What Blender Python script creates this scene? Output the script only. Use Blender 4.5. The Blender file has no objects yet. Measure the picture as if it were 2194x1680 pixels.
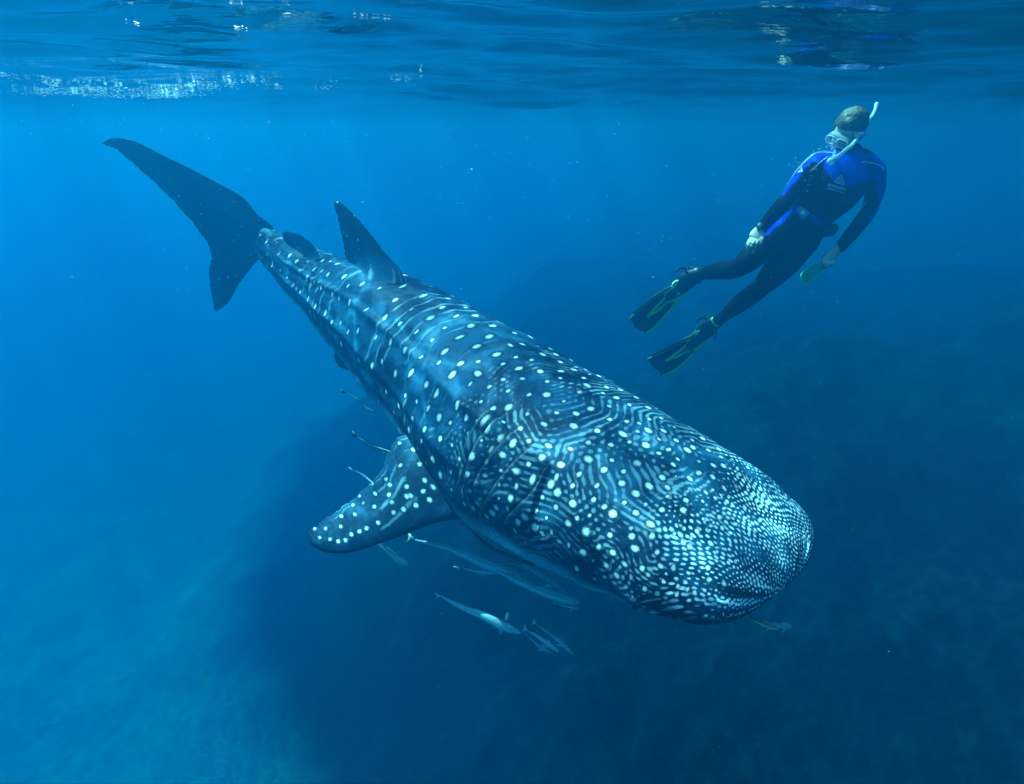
import bpy, bmesh, math, random
import numpy as np
from mathutils import Vector, Matrix
from mathutils.kdtree import KDTree

S = bpy.context.scene
COL = S.collection

# ------------------------------------------------------------------ camera
# the surface is z = 0; the camera hangs a little under it and looks down 23 degrees
CAMZ = -0.28
PITCH = math.radians(23.0)
FPX = 1307.0                     # focal length in units of a 2194 x 1680 picture
cam_d = bpy.data.cameras.new('camera')
cam_d.sensor_width = 36.0
cam_d.lens = 36.0 * FPX / 2194.0
cam_d.clip_start = 0.05
cam_d.clip_end = 400.0
cam = bpy.data.objects.new('camera', cam_d)
cam.location = (0, 0, CAMZ)
cam.rotation_euler = (math.radians(90) - PITCH, 0, 0)
COL.objects.link(cam)
S.camera = cam

# ------------------------------------------------------------------ light
SUN_EL = math.radians(60)
SUN_AZ = math.radians(-50)       # clockwise from +Y: ahead and to the left
sun_dir = Vector((math.sin(SUN_AZ) * math.cos(SUN_EL), math.cos(SUN_AZ) * math.cos(SUN_EL), math.sin(SUN_EL)))
sun_d = bpy.data.lights.new('sun', 'SUN')
sun_d.energy = 5.0
sun_d.angle = math.radians(0.5)
sun_d.color = (1.0, 0.985, 0.96)
sun = bpy.data.objects.new('sun', sun_d)
sun.rotation_euler = sun_dir.to_track_quat('Z', 'Y').to_euler()
COL.objects.link(sun)

W = bpy.data.worlds.new('World')
S.world = W
W.use_nodes = True
wn = W.node_tree
wn.nodes.clear()
sky = wn.nodes.new('ShaderNodeTexSky')
sky.sky_type = 'NISHITA'
sky.sun_disc = False
sky.sun_elevation = SUN_EL
sky.sun_rotation = SUN_AZ
bg = wn.nodes.new('ShaderNodeBackground')
bg.inputs['Strength'].default_value = 0.15
wo = wn.nodes.new('ShaderNodeOutputWorld')
wn.links.new(sky.outputs[0], bg.inputs[0])
wn.links.new(bg.outputs[0], wo.inputs[0])

S.view_settings.view_transform = 'Standard'
S.view_settings.look = 'None'
S.view_settings.exposure = 1.15
S.view_settings.gamma = 1.0
S.render.engine = 'CYCLES'
S.cycles.use_denoising = True
S.cycles.max_bounces = 6
S.cycles.volume_bounces = 2
S.cycles.transparent_max_bounces = 8
S.cycles.caustics_reflective = False
S.cycles.caustics_refractive = False

# ------------------------------------------------------------------ helpers
CP, SP = math.cos(PITCH), math.sin(PITCH)
def at(px, py, d):
    """point seen at (px, py) of the 2194 x 1680 picture, d metres ahead of the camera"""
    x = (px - 1097.0) / FPX * d
    y = (840.0 - py) / FPX * d
    return Vector((x, y * SP + d * CP, y * CP - d * SP + CAMZ))
def nat(px, py, d):
    return at(px / 1.86691, py / 1.86691, d)
def link(name, me, parent=None, loc=None):
    o = bpy.data.objects.new(name, me)
    COL.objects.link(o)
    if parent: o.parent = parent
    if loc is not None: o.location = loc
    return o
def tag(o, label=None, cat=None, group=None, kind=None):
    if label: o['label'] = label
    if cat: o['category'] = cat
    if group: o['group'] = group
    if kind: o['kind'] = kind
    return o
def mesh_from(name, verts, faces, mat=None, smooth=True):
    me = bpy.data.meshes.new(name)
    me.from_pydata([tuple(v) for v in verts], [], faces)
    if smooth: me.polygons.foreach_set('use_smooth', [True] * len(me.polygons))
    if mat: me.materials.append(mat)
    me.update()
    return me
def grid_mesh(name, P, mat=None, wrap=False, attrs=None):
    """P: (n, m, 3) array -> one quad sheet (closed in m when wrap)"""
    n, m = P.shape[:2]
    idx = np.arange(n * m).reshape(n, m)
    a = idx[:-1]; b = idx[1:]
    if wrap:
        a2 = np.roll(a, -1, 1); b2 = np.roll(b, -1, 1)
    else:
        a2 = a[:, 1:]; b2 = b[:, 1:]; a = a[:, :-1]; b = b[:, :-1]
    Q = np.stack([a, a2, b2, b], -1).reshape(-1, 4)
    return mesh_np(name, P.reshape(-1, 3), Q, mat)
def mesh_np(name, V, Q, mat=None):
    me = bpy.data.meshes.new(name)
    me.vertices.add(len(V)); me.vertices.foreach_set('co', np.ascontiguousarray(V, np.float32).ravel())
    k = Q.shape[1]
    me.loops.add(Q.size); me.loops.foreach_set('vertex_index', Q.astype(np.int32).ravel())
    me.polygons.add(len(Q))
    me.polygons.foreach_set('loop_start', np.arange(0, Q.size, k, dtype=np.int32))
    me.polygons.foreach_set('use_smooth', np.ones(len(Q), bool))
    if mat: me.materials.append(mat)
    me.update(calc_edges=True); me.validate()
    return me
def newmat(name):
    m = bpy.data.materials.new(name); m.use_nodes = True
    nt = m.node_tree; nt.nodes.clear()
    out = nt.nodes.new('ShaderNodeOutputMaterial')
    return m, nt, out
def N(nt, t, **kw):
    n = nt.nodes.new(t)
    for k, v in kw.items():
        if k.startswith('i_'):
            key = k[2:]
            key = int(key) if key.isdigit() else key.replace('_', ' ')
            n.inputs[key].default_value = v
        else: setattr(n, k, v)
    return n
def pbr(name, col, rough=0.5, spec=0.3, var=0.0, scale=20.0, bump=0.0, bscale=60.0, metallic=0.0):
    m, nt, out = newmat(name)
    b = N(nt, 'ShaderNodeBsdfPrincipled')
    b.inputs['Roughness'].default_value = rough
    b.inputs['Metallic'].default_value = metallic
    b.inputs['Specular IOR Level'].default_value = spec
    tc = N(nt, 'ShaderNodeTexCoord')
    if var:
        n = N(nt, 'ShaderNodeTexNoise', i_Scale=scale, i_Detail=4.0)
        nt.links.new(tc.outputs['Object'], n.inputs['Vector'])
        mx = N(nt, 'ShaderNodeMix', data_type='RGBA')
        mx.inputs[6].default_value = tuple(c * (1 - var) for c in col[:3]) + (1,)
        mx.inputs[7].default_value = tuple(min(1, c * (1 + var)) for c in col[:3]) + (1,)
        nt.links.new(n.outputs[0], mx.inputs[0])
        nt.links.new(mx.outputs[2], b.inputs['Base Color'])
    else: b.inputs['Base Color'].default_value = tuple(col[:3]) + (1,)
    if bump:
        n2 = N(nt, 'ShaderNodeTexNoise', i_Scale=bscale, i_Detail=3.0)
        nt.links.new(tc.outputs['Object'], n2.inputs['Vector'])
        bp = N(nt, 'ShaderNodeBump', i_Strength=bump, i_Distance=0.004)
        nt.links.new(n2.outputs[0], bp.inputs['Height'])
        nt.links.new(bp.outputs[0], b.inputs['Normal'])
    nt.links.new(b.outputs[0], out.inputs[0])
    return m

# ------------------------------------------------------------------ the water body
ZB = -12.0
m, nt, out = newmat('sea_water')
vol = N(nt, 'ShaderNodeVolumePrincipled')
vol.inputs['Color'].default_value = (0.002, 0.137, 0.285, 1)
vol.inputs['Absorption Color'].default_value = (0.0, 0.63, 0.83, 1)
vol.inputs['Density'].default_value = 0.40
vol.inputs['Anisotropy'].default_value = 0.79
nt.links.new(vol.outputs[0], out.inputs['Volume'])
hv = [(x, y, z) for x in (-45, 45) for y in (-8, 70) for z in (-13.5, 0.35)]
hf = [(0, 1, 3, 2), (4, 6, 7, 5), (0, 4, 5, 1), (2, 3, 7, 6), (0, 2, 6, 4), (1, 5, 7, 3)]
haze = link('haze', mesh_from('haze', hv, hf, m, smooth=False))
tag(haze, 'clear blue sea water that fades far things', 'water', kind='stuff')

# ------------------------------------------------------------------ surface seen from below
def nonuni(a, b, n, p, c=0.0):
    t = np.linspace(-1, 1, n)
    t = np.sign(t) * np.abs(t) ** p
    return np.where(t < 0, c + t * (c - a), c + t * (b - c))
def fbm2(x, y, seed, octaves, f0, gain=0.5, lac=2.0):
    """sum of random plane waves, cheap smooth noise"""
    r = np.random.RandomState(seed)
    z = np.zeros_like(x); a = 1.0; f = f0
    for o in range(octaves):
        for k in range(7):
            th = r.uniform(0, 6.283); ph = r.uniform(0, 6.283); ff = f * r.uniform(0.7, 1.35)
            z += a * np.sin(ff * (x * math.cos(th) + y * math.sin(th)) + ph + 0.8 * a * np.sin(ff * 0.7 * (y * math.cos(th) - x * math.sin(th)) + ph))
        a *= gain; f *= lac
    return z / 3.0
gy = np.concatenate([np.arange(-8, 0.6, 0.15), 0.6 * (70 / 0.6) ** np.linspace(0, 1, 520)])
gx = nonuni(-45, 45, 641, 2.2)
X, Y = np.meshgrid(gx, gy)
r_ = np.random.RandomState(5)
Zs = np.zeros_like(X)
for k in range(46):
    lam = 0.18 * (3.2 / 0.18) ** r_.uniform(0, 1)
    th = math.radians(90 + 8) + r_.normal(0, 0.55)      # crests run mostly across the view
    kk = 6.283 / lam
    amp = (0.0042 if lam < 0.6 else 0.0030) * lam ** 1.0
    ph = kk * (X * math.cos(th) + Y * math.sin(th)) + r_.uniform(0, 6.283)
    fade = np.clip(lam / (np.maximum(np.gradient(Y, axis=0), 0.01) * 4) - 0.5, 0, 1)
    s = np.sin(ph)
    Zs += amp * fade * (s - 0.25 * np.cos(2 * ph))
Zs += -0.055 * (1 + .35 * np.sin(X * 2.3 + 1.0) * np.cos(X * .7)) * np.exp(-((Y - 5.0 - 0.35 * np.sin(X * 0.9 + 1.0)) / 1.5) ** 2) * (1 + 0.25 * np.sin(X * 1.7)) + 0.02 * np.sin(Y * 2.1 + 0.6 * np.sin(X * 0.8)) * np.exp(-((Y - 2.5) / 2.5) ** 2)
m, nt, out = newmat('water_surface')
tc = N(nt, 'ShaderNodeTexCoord')
mp = N(nt, 'ShaderNodeMapping'); mp.inputs['Scale'].default_value = (0.45, 1.0, 1.0)
nt.links.new(tc.outputs['Object'], mp.inputs[0])
n1 = N(nt, 'ShaderNodeTexNoise', i_Scale=7.0, i_Detail=5.0, i_Roughness=0.55, i_Distortion=0.6)
nt.links.new(mp.outputs[0], n1.inputs['Vector'])
bp = N(nt, 'ShaderNodeBump', i_Strength=0.35, i_Distance=0.02)
nt.links.new(n1.outputs[0], bp.inputs['Height'])
fr = N(nt, 'ShaderNodeFresnel', i_IOR=1.33)
nt.links.new(bp.outputs[0], fr.inputs['Normal'])
tr = N(nt, 'ShaderNodeBsdfTransparent')
gl = N(nt, 'ShaderNodeBsdfGlossy'); gl.inputs['Roughness'].default_value = 0.03
nt.links.new(bp.outputs[0], gl.inputs['Normal'])
# caustics painted as a bright line network into the surface's transmission colour
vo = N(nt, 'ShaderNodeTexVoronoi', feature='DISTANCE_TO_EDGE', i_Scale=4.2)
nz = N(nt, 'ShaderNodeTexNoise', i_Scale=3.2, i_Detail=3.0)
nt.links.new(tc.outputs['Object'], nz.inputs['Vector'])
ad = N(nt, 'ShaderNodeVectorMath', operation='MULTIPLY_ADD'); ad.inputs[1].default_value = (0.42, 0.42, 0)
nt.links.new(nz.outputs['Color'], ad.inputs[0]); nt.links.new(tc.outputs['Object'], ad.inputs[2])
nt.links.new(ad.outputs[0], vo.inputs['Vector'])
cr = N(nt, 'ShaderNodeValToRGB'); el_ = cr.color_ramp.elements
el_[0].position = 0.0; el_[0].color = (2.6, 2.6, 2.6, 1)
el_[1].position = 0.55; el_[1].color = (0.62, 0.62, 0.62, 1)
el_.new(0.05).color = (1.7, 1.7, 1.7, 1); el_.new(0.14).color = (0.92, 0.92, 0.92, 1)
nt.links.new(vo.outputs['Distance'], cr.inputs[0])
nb = N(nt, 'ShaderNodeTexNoise', i_Scale=1.2, i_Detail=2.0); nt.links.new(tc.outputs['Object'], nb.inputs['Vector'])  # broad brighter and darker patches in that colour, painted for light shafts
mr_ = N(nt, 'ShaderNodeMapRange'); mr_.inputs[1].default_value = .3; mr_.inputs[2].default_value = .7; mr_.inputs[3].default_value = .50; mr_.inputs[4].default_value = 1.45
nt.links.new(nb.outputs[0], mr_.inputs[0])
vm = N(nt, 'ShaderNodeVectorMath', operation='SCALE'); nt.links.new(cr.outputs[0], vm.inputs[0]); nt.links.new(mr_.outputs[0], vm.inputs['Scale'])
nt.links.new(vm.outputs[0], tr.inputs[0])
mx = N(nt, 'ShaderNodeMixShader')
nt.links.new(fr.outputs[0], mx.inputs[0]); nt.links.new(tr.outputs[0], mx.inputs[1]); nt.links.new(gl.outputs[0], mx.inputs[2])
nt.links.new(mx.outputs[0], out.inputs[0])
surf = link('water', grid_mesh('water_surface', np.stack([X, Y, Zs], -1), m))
tag(surf, 'rippled underside of the sea surface', kind='structure')

SGX, SGY, SGZ = gx.copy(), gy.copy(), Zs.copy()
def surf_z(x, y):
    i = int(np.clip(np.searchsorted(SGY, y) - 1, 0, len(SGY) - 2)); j = int(np.clip(np.searchsorted(SGX, x) - 1, 0, len(SGX) - 2))
    v = np.clip((y - SGY[i]) / (SGY[i + 1] - SGY[i]), 0, 1); u = np.clip((x - SGX[j]) / (SGX[j + 1] - SGX[j]), 0, 1)
    return (SGZ[i, j] * (1 - u) + SGZ[i, j + 1] * u) * (1 - v) + (SGZ[i + 1, j] * (1 - u) + SGZ[i + 1, j + 1] * u) * v
# ------------------------------------------------------------------ seabed: pale sand on the left, a dark reef rising to the right
gx = nonuni(-45, 45, 400, 1.6, -1.0); gy = np.concatenate([np.linspace(-8, 1, 20), np.linspace(1.1, 26, 420), np.linspace(26.5, 70, 40)])
X, Y = np.meshgrid(gx, gy)
def sstep(a, b, x):
    t = np.clip((x - a) / (b - a), 0, 1); return t * t * (3 - 2 * t)
def reef_height(X, Y):
    edge = np.interp(Y, [0, 5.4, 7.9, 12.5, 16, 22, 40], [-2.0, -2.9, -5.2, -5.9, -5.6, -3.5, 2.0]) + 0.55 * fbm2(X, Y, 3, 4, 0.6)
    m_ = sstep(-2.2, 2.4, X - edge)
    rise = 1.3 * m_ + 3.2 * sstep(0.8, 7.5, X - edge) + 1.2 * sstep(5, 13, X - edge) * sstep(3, 8, Y) * (1 - .8 * sstep(9, 15, Y))
    return m_, -9.2 + 0.9 * m_ + rise
M_, Zb = reef_height(X, Y)
Zb += M_ * (0.30 * fbm2(X, Y, 11, 5, 1.0, 0.6) ) + (1 - M_) * 0.05 * fbm2(X, Y, 12, 3, 1.3)
m, nt, out = newmat('seabed')
b = N(nt, 'ShaderNodeBsdfPrincipled'); b.inputs['Roughness'].default_value = 0.9; b.inputs['Specular IOR Level'].default_value = 0.1
at_ = N(nt, 'ShaderNodeAttribute', attribute_name='reef')
tc = N(nt, 'ShaderNodeTexCoord')
n1 = N(nt, 'ShaderNodeTexNoise', i_Scale=1.7, i_Detail=8.0, i_Roughness=0.65)
nt.links.new(tc.outputs['Object'], n1.inputs['Vector'])
c1 = N(nt, 'ShaderNodeValToRGB')
e = c1.color_ramp.elements
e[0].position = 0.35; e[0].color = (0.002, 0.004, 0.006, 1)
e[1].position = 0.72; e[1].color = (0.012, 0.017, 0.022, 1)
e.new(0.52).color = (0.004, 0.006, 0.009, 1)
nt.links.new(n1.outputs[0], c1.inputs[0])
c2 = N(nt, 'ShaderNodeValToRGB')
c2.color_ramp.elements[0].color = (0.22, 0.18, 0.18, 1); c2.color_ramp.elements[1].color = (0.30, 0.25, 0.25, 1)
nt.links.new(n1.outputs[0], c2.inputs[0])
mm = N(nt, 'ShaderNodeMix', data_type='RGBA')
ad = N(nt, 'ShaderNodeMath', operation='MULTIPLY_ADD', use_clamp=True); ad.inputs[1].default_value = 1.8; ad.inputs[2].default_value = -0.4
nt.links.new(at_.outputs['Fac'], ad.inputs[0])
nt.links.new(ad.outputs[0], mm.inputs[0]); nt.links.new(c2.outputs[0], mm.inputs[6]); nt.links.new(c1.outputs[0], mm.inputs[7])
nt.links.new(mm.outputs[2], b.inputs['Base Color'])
bp = N(nt, 'ShaderNodeBump', i_Strength=0.8, i_Distance=0.2)
nt.links.new(n1.outputs[0], bp.inputs['Height']); nt.links.new(bp.outputs[0], b.inputs['Normal'])
nt.links.new(b.outputs[0], out.inputs[0])
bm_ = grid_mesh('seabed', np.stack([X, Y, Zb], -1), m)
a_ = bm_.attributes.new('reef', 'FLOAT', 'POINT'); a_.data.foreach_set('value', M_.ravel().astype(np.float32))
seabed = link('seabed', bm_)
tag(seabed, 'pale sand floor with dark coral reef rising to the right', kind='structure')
# ------------------------------------------------------------------ whale shark: form
CR = np.array([[1, 0, 0], [0, SP, CP], [0, CP, -SP]])     # columns: right, up, ahead -> world
CR = np.array([[1, 0, 0], [0, SP, CP], [0, CP, -SP]], float)
CAMP = np.array([0, 0, CAMZ])
def w_of(px, py, d):
    px = np.asarray(px, float); py = np.asarray(py, float); d = np.asarray(d, float)
    x = (px - 1097.0) / FPX * d; y = (840.0 - py) / FPX * d
    return np.stack([x, y * SP + d * CP, y * CP - d * SP + CAMZ], -1)
def p_of(P):
    Q = np.asarray(P, float) - CAMP
    y = Q[..., 1] * SP + Q[..., 2] * CP; d = Q[..., 1] * CP - Q[..., 2] * SP
    return np.stack([1097 + FPX * Q[..., 0] / d, 840 - FPX * y / d, d], -1)
def unit(v): v = np.asarray(v, float); return v / np.linalg.norm(v, axis=-1, keepdims=True)
def spline(K, V, t):
    """Catmull-Rom through V at knots K"""
    K = np.asarray(K, float); V = np.asarray(V, float); t = np.asarray(t, float)
    if V.ndim == 1: V = V[:, None]; sq = True
    else: sq = False
    Tn = np.gradient(V, K, axis=0)
    i = np.clip(np.searchsorted(K, t, 'right') - 1, 0, len(K) - 2)
    h = (K[i + 1] - K[i])[:, None]; u = ((t - K[i])[:, None]) / h
    r = ((2 * u**3 - 3 * u**2 + 1) * V[i] + (u**3 - 2 * u**2 + u) * h * Tn[i] + (-2 * u**3 + 3 * u**2) * V[i + 1] + (u**3 - u**2) * h * Tn[i + 1])
    return r[:, 0] if sq else r
# stations from tail root to snout: upper edge, lower edge, depth, width/height, roundness
STA = [((558, 492), (532, 532), 4.02, 0.30, 2.0),
       ((596, 498), (562, 563), 3.93, 0.80, 2.0),
       ((640, 512), (600, 601), 3.85, 1.00, 2.0),
       ((673, 528), (630, 633), 3.77, 1.02, 2.0),
       ((735, 553), (675, 682), 3.64, 1.00, 2.0),
       ((797, 566), (714, 735), 3.52, 0.96, 2.0),
       ((865, 584), (773, 796), 3.38, 0.95, 2.05),
       ((941, 620), (828, 865), 3.22, 0.95, 2.1),
       ((1056, 681), (885, 940), 2.97, 1.00, 2.1),
       ((1179, 746), (955, 1052), 2.74, 1.06, 2.15),
       ((1270, 800), (1018, 1132), 2.58, 1.12, 2.2),
       ((1370, 856), (1113, 1190), 2.41, 1.22, 2.25),
       ((1492, 926), (1235, 1247), 2.23, 1.50, 2.3),
       ((1590, 985), (1335, 1290), 2.11, 2.0, 2.35),
       ((1680, 1047), (1425, 1333), 2.01, 3.0, 2.4)]
TT = np.array([0, .8, 1.7, 2.4, 3.6, 4.6, 5.8, 7.1, 8.9, 10.7, 12.0, 13.4, 15.0, 16.2, 17.2])
NU = np.array([s[0] for s in STA], float); NL = np.array([s[1] for s in STA], float)
DEP = np.array([s[2] for s in STA]); ASP = np.array([s[3] for s in STA]); EXPN = np.array([s[4] for s in STA])
ROLL = np.radians(np.interp(TT, [0, 2.4, 6, 12, 17.2], [10, 8, 2, 0, 0]))
PH = np.linspace(0, 2 * np.pi, 73)[:-1]
def sect(phi, n, w, h, f=0.0):
    c, s = np.cos(phi), np.sin(phi)
    x = w * np.sign(c) * np.abs(c) ** (2 / n)
    z = h * np.sign(s) * np.abs(s) ** (2 / n)
    z = np.where(z > 0, z * (1 - f * 0.35), z * (1 + f * 0.0))
    return x, z
cpx = (NU + NL) / 2.0
hgt = np.linalg.norm(NU - NL, axis=1) / 2 / FPX * DEP * 0.9
UPV = np.array([0.03, 0.0, 1.0])
def frame(C, roll):
    T = unit(np.gradient(C, TT, axis=0))
    U = UPV - (T @ UPV)[:, None] * T; U = unit(U)
    Sd = np.cross(T, U)                     # the shark's right-hand side: towards the camera
    c, s = np.cos(roll)[:, None], np.sin(roll)[:, None]
    U2 = U * c + Sd * s; S2 = Sd * c - U * s
    return T, U2, S2
nv = unit(NL - NU)
for it in range(40):
    C = w_of(cpx[:, 0], cpx[:, 1], DEP)
    T, U, Sd = frame(C, ROLL)
    for k in range(len(STA)):
        x, z = sect(PH, EXPN[k], hgt[k] * ASP[k], hgt[k])
        P = C[k] + x[:, None] * Sd[k] + z[:, None] * U[k]
        q = p_of(P)[:, :2] @ nv[k]
        lo, hi = q.min(), q.max(); a, b = NU[k] @ nv[k], NL[k] @ nv[k]
        hgt[k] *= ((b - a) / (hi - lo)) ** 0.8
        cpx[k] += nv[k] * ((a + b) / 2 - (lo + hi) / 2) * 0.8
C = w_of(cpx[:, 0], cpx[:, 1], DEP); T, U, Sd = frame(C, ROLL)
if 'GEO_DEBUG' in globals():
    print('len', np.linalg.norm(np.diff(C, axis=0), axis=1).sum()); print('h', hgt.round(3)); print('w', (hgt * ASP).round(3))
    print('T', T[[2,7,12]].round(2), 'S', Sd[[2,7,12]].round(2))
CAPL = 0.33; CAP0 = 16.3
LEN = np.concatenate([[0], np.cumsum(np.linalg.norm(np.diff(C, axis=0), axis=1))])
def body_grid(ns, nphi):
    """rows from tail root to snout tip; returns points, frame, s (metres along), phi"""
    L13 = np.interp(CAP0, TT, LEN)
    tot = L13 + CAPL
    s0 = np.linspace(0, 1, ns)
    # finer towards the head, finest on the rounded snout
    L = L13 * (1 - (1 - s0[: int(ns * .86)] / s0[int(ns * .86) - 1]) ** 1.25)
    L = L13 * (s0[: int(ns * .86)] / s0[int(ns * .86) - 1]) ** 0.8
    tau = np.linspace(0, 1, ns - int(ns * .86) + 1)[1:]
    x = np.sin(tau * np.pi / 2)
    Lc = L13 + CAPL * x
    Lall = np.concatenate([L, Lc])
    tt = np.interp(np.minimum(Lall, LEN[-1]), LEN, TT)
    Cc = spline(TT, C, tt); 
    ex = np.maximum(Lall - LEN[-1], 0)[:, None]
    Tn = unit(spline(TT, T, tt)); Un = unit(spline(TT, U, tt)); Sn = unit(np.cross(Tn, Un)); Un = np.cross(Sn, Tn)
    Cc = Cc + ex * Tn
    h = spline(TT, hgt, tt); a = spline(TT, ASP, tt); n = spline(TT, EXPN, tt)
    xc = np.clip((Lall - L13) / CAPL, 0, 1)
    h = h * np.clip(Lall / 0.10, 0, 1) ** 0.5
    ws = (1 - xc ** 3.6) ** (1 / 2.6); hs = (1 - xc ** 2.0) ** (1 / 1.6)
    phi = np.linspace(0, 2 * np.pi, nphi + 1)[:-1]
    c, s = np.cos(phi)[None], np.sin(phi)[None]
    w = (h * a * ws)[:, None]; hh = (h * hs)[:, None]; n_ = n[:, None]
    X = w * np.sign(c) * np.abs(c) ** (2 / n_); Z = hh * np.sign(s) * np.abs(s) ** (2 / n_)
    # keels along the back and flanks (trunk only)
    kk = sstep(0.15, 0.8, Lall)[:, None] * (1 - sstep(L13 - 0.9, L13 - 0.1, Lall))[:, None]
    for p0, am, sg in ((90, .012, 6), (40, .019, 4.5), (140, .019, 4.5), (8, .014, 4.5), (172, .014, 4.5), (-28, .018, 6), (208, .018, 6)):
        dd = np.degrees((phi - np.radians(p0) + np.pi) % (2 * np.pi) - np.pi)
        bump = am * (np.exp(-(dd / sg) ** 2) - 0.5 * np.exp(-(dd / (2.2 * sg)) ** 2))[None] * kk
        X = X + bump * c; Z = Z + bump * s
    Cc = Cc - Un * (xc ** 2 * spline(TT, hgt, np.minimum(tt, TT[-1])) * 0.30)[:, None] - Sn * (0.02 * xc)[:, None]
    P = Cc[:, None] + X[..., None] * Sn[:, None] + Z[..., None] * Un[:, None] - (X * 0.07 * xc[:, None])[..., None] * Tn[:, None]
    return P, Lall, phi, Tn, Un, Sn, np.degrees(np.arctan2(Z / np.maximum(hh, 1e-4), X / np.maximum(w, 1e-4)))
def ray_plane(px, P0, Nn):
    px = np.asarray(px, float)
    d = w_of(px[:, 0], px[:, 1], np.ones(len(px))) - CAMP
    t = ((P0 - CAMP) @ Nn) / (d @ Nn)
    return CAMP + d * t[:, None]
def fin_grid(pairs, P0, Nn, th, nsp, nch, root_flare=1.0, bend=None, soft=False, lim=0.30):
    pr = np.array(pairs, float)
    Lp = ray_plane(pr[:, 0], P0, Nn); Tp = ray_plane(pr[:, 1], P0, Nn)
    mid = (Lp + Tp) / 2
    K = np.concatenate([[0], np.cumsum(np.linalg.norm(np.diff(mid, axis=0), axis=1) + 1e-4)])
    t = np.linspace(0, K[-1], nsp)
    Lg = spline(K, Lp, t); Tg = spline(K, Tp, t)
    v_ = t / K[-1]                                           # worn, slightly ragged trailing edge
    rag_ = (np.sin(v_ * 61 + 1) + .7 * np.sin(v_ * 137 + 2) + .5 * np.sin(v_ * 239)) * 0.0035 * np.clip(v_ * 6, 0, 1)
    Tg = Tg + unit(Tg - Lg + 1e-9) * rag_[:, None]
    ch = np.linalg.norm(Lg - Tg, axis=1)
    m = nch
    xx = (1 - np.cos(np.linspace(0, np.pi, m))) / 2            # leading -> trailing
    prof = (np.sqrt(xx + 1e-9) * (1 - xx)) / 0.385
    prof = np.clip(prof, 0, 1)
    if soft: prof = np.sin(np.pi * xx) ** 0.9
    u = t / K[-1]
    if callable(th): thk = th(u)
    else: thk = th * (1 - 0.75 * u) * (1 + root_flare * np.exp(-u / 0.10))
    thk = np.minimum(thk, ch * lim)
    base = Lg[:, None] * (1 - xx)[None, :, None] + Tg[:, None] * xx[None, :, None]
    off = 0.0
    if bend is not None: off = bend(u)[:, None, None] * Nn
    top = base + off + (thk[:, None] * prof[None])[..., None] * Nn * 0.5
    bot = base + off - (thk[:, None] * prof[None])[..., None] * Nn * 0.5
    ring = np.concatenate([top, bot[:, ::-1][:, 1:-1]], 1)      # closed around the chord
    return ring
def c6(*p): return [((900 + x * .71429) / 1.86691, (700 + y * .71429) / 1.86691) for x, y in p]
def c7(*p): return [((300 + x * .68460) / 1.86691, (450 + y * .68460) / 1.86691) for x, y in p]
def c4(*p): return [((1150 + x * .71429) / 1.86691, (1500 + y * .71429) / 1.86691) for x, y in p]
def c5(*p): return [((2000 + x * .65482) / 1.86691, (1500 + y * .65482) / 1.86691) for x, y in p]
def fr_at(tv):
    f = lambda V: spline(TT, V, np.array([tv]))[0]
    t_ = unit(f(T)); u_ = unit(f(U)); return f(C), t_, u_, np.cross(t_, u_), float(spline(TT, hgt, np.array([tv]))[0])
PAIRS_TAIL = [(c7(a)[0], c7(b)[0]) for a, b in [((828,1162),(815,1154)), ((885,1122),(802,1085)), ((960,1000),(788,1000)), ((1040,895),(784,915)), ((1092,835),(797,840)),((1135,765),(785,785)),
    ((1160,690),(758,740)), ((1062,590),(702,662)),((985,500),(622,568)),((850,418),(520,462)),((700,340),(420,368)),((560,270),(330,290)),((420,200),(266,234)),((325,158),(218,204)),((255,147),(190,194)),((210,150),(168,188)),((168,174),(156,183))]]
PAIRS_D1 = [(c6(a)[0], c6(b)[0]) for a, b in [((1010,600),(745,600)), ((975,520),(718,524)),((900,440),(695,490)),((850,375),(672,445)),((790,300),(664,385)),((740,240),(650,320)),((690,190),(635,255)),((655,160),(622,205)),((635,150),(611,170)),((622,149),(612,160))]]
PAIRS_D2 = [(c6(a)[0], c6(b)[0]) for a, b in [((540,470),(400,520)), ((505,408),(365,452)),((475,374),(336,424)),((440,348),(345,396)),((400,328),(331,366)),((360,318),(322,342)),((338,317),(322,330))]]
PAIRS_P = [((1045,1075),(985,985)), ((1005,1106),(948,970)), ((983,1114),(902,941)), ((960,1115),(868,931)), ((930,1120),(845,946)), ((900,1130),(829,976)), ((870,1141),(813,1011)),((840,1151),(790,1034)),((800,1163),(750,1067)),((760,1174),(703,1097)),((715,1178),(668,1120)),((680,1171),(650,1133)),((658,1158),(645,1139))]
PAIRS_V = [(c6(a)[0], c6(b)[0]) for a, b in [((810,1030),(720,950)), ((745,1075),(655,965)),((715,1092),(625,975)),((675,1090),(612,1000)),((640,1075),(612,1030))]]
PAIRS_A = [(c6(a)[0], c6(b)[0]) for a, b in [((460,670),(400,630)), ((440,700),(385,655)),((420,698),(388,672)),((400,690),(390,680))]]
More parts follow.
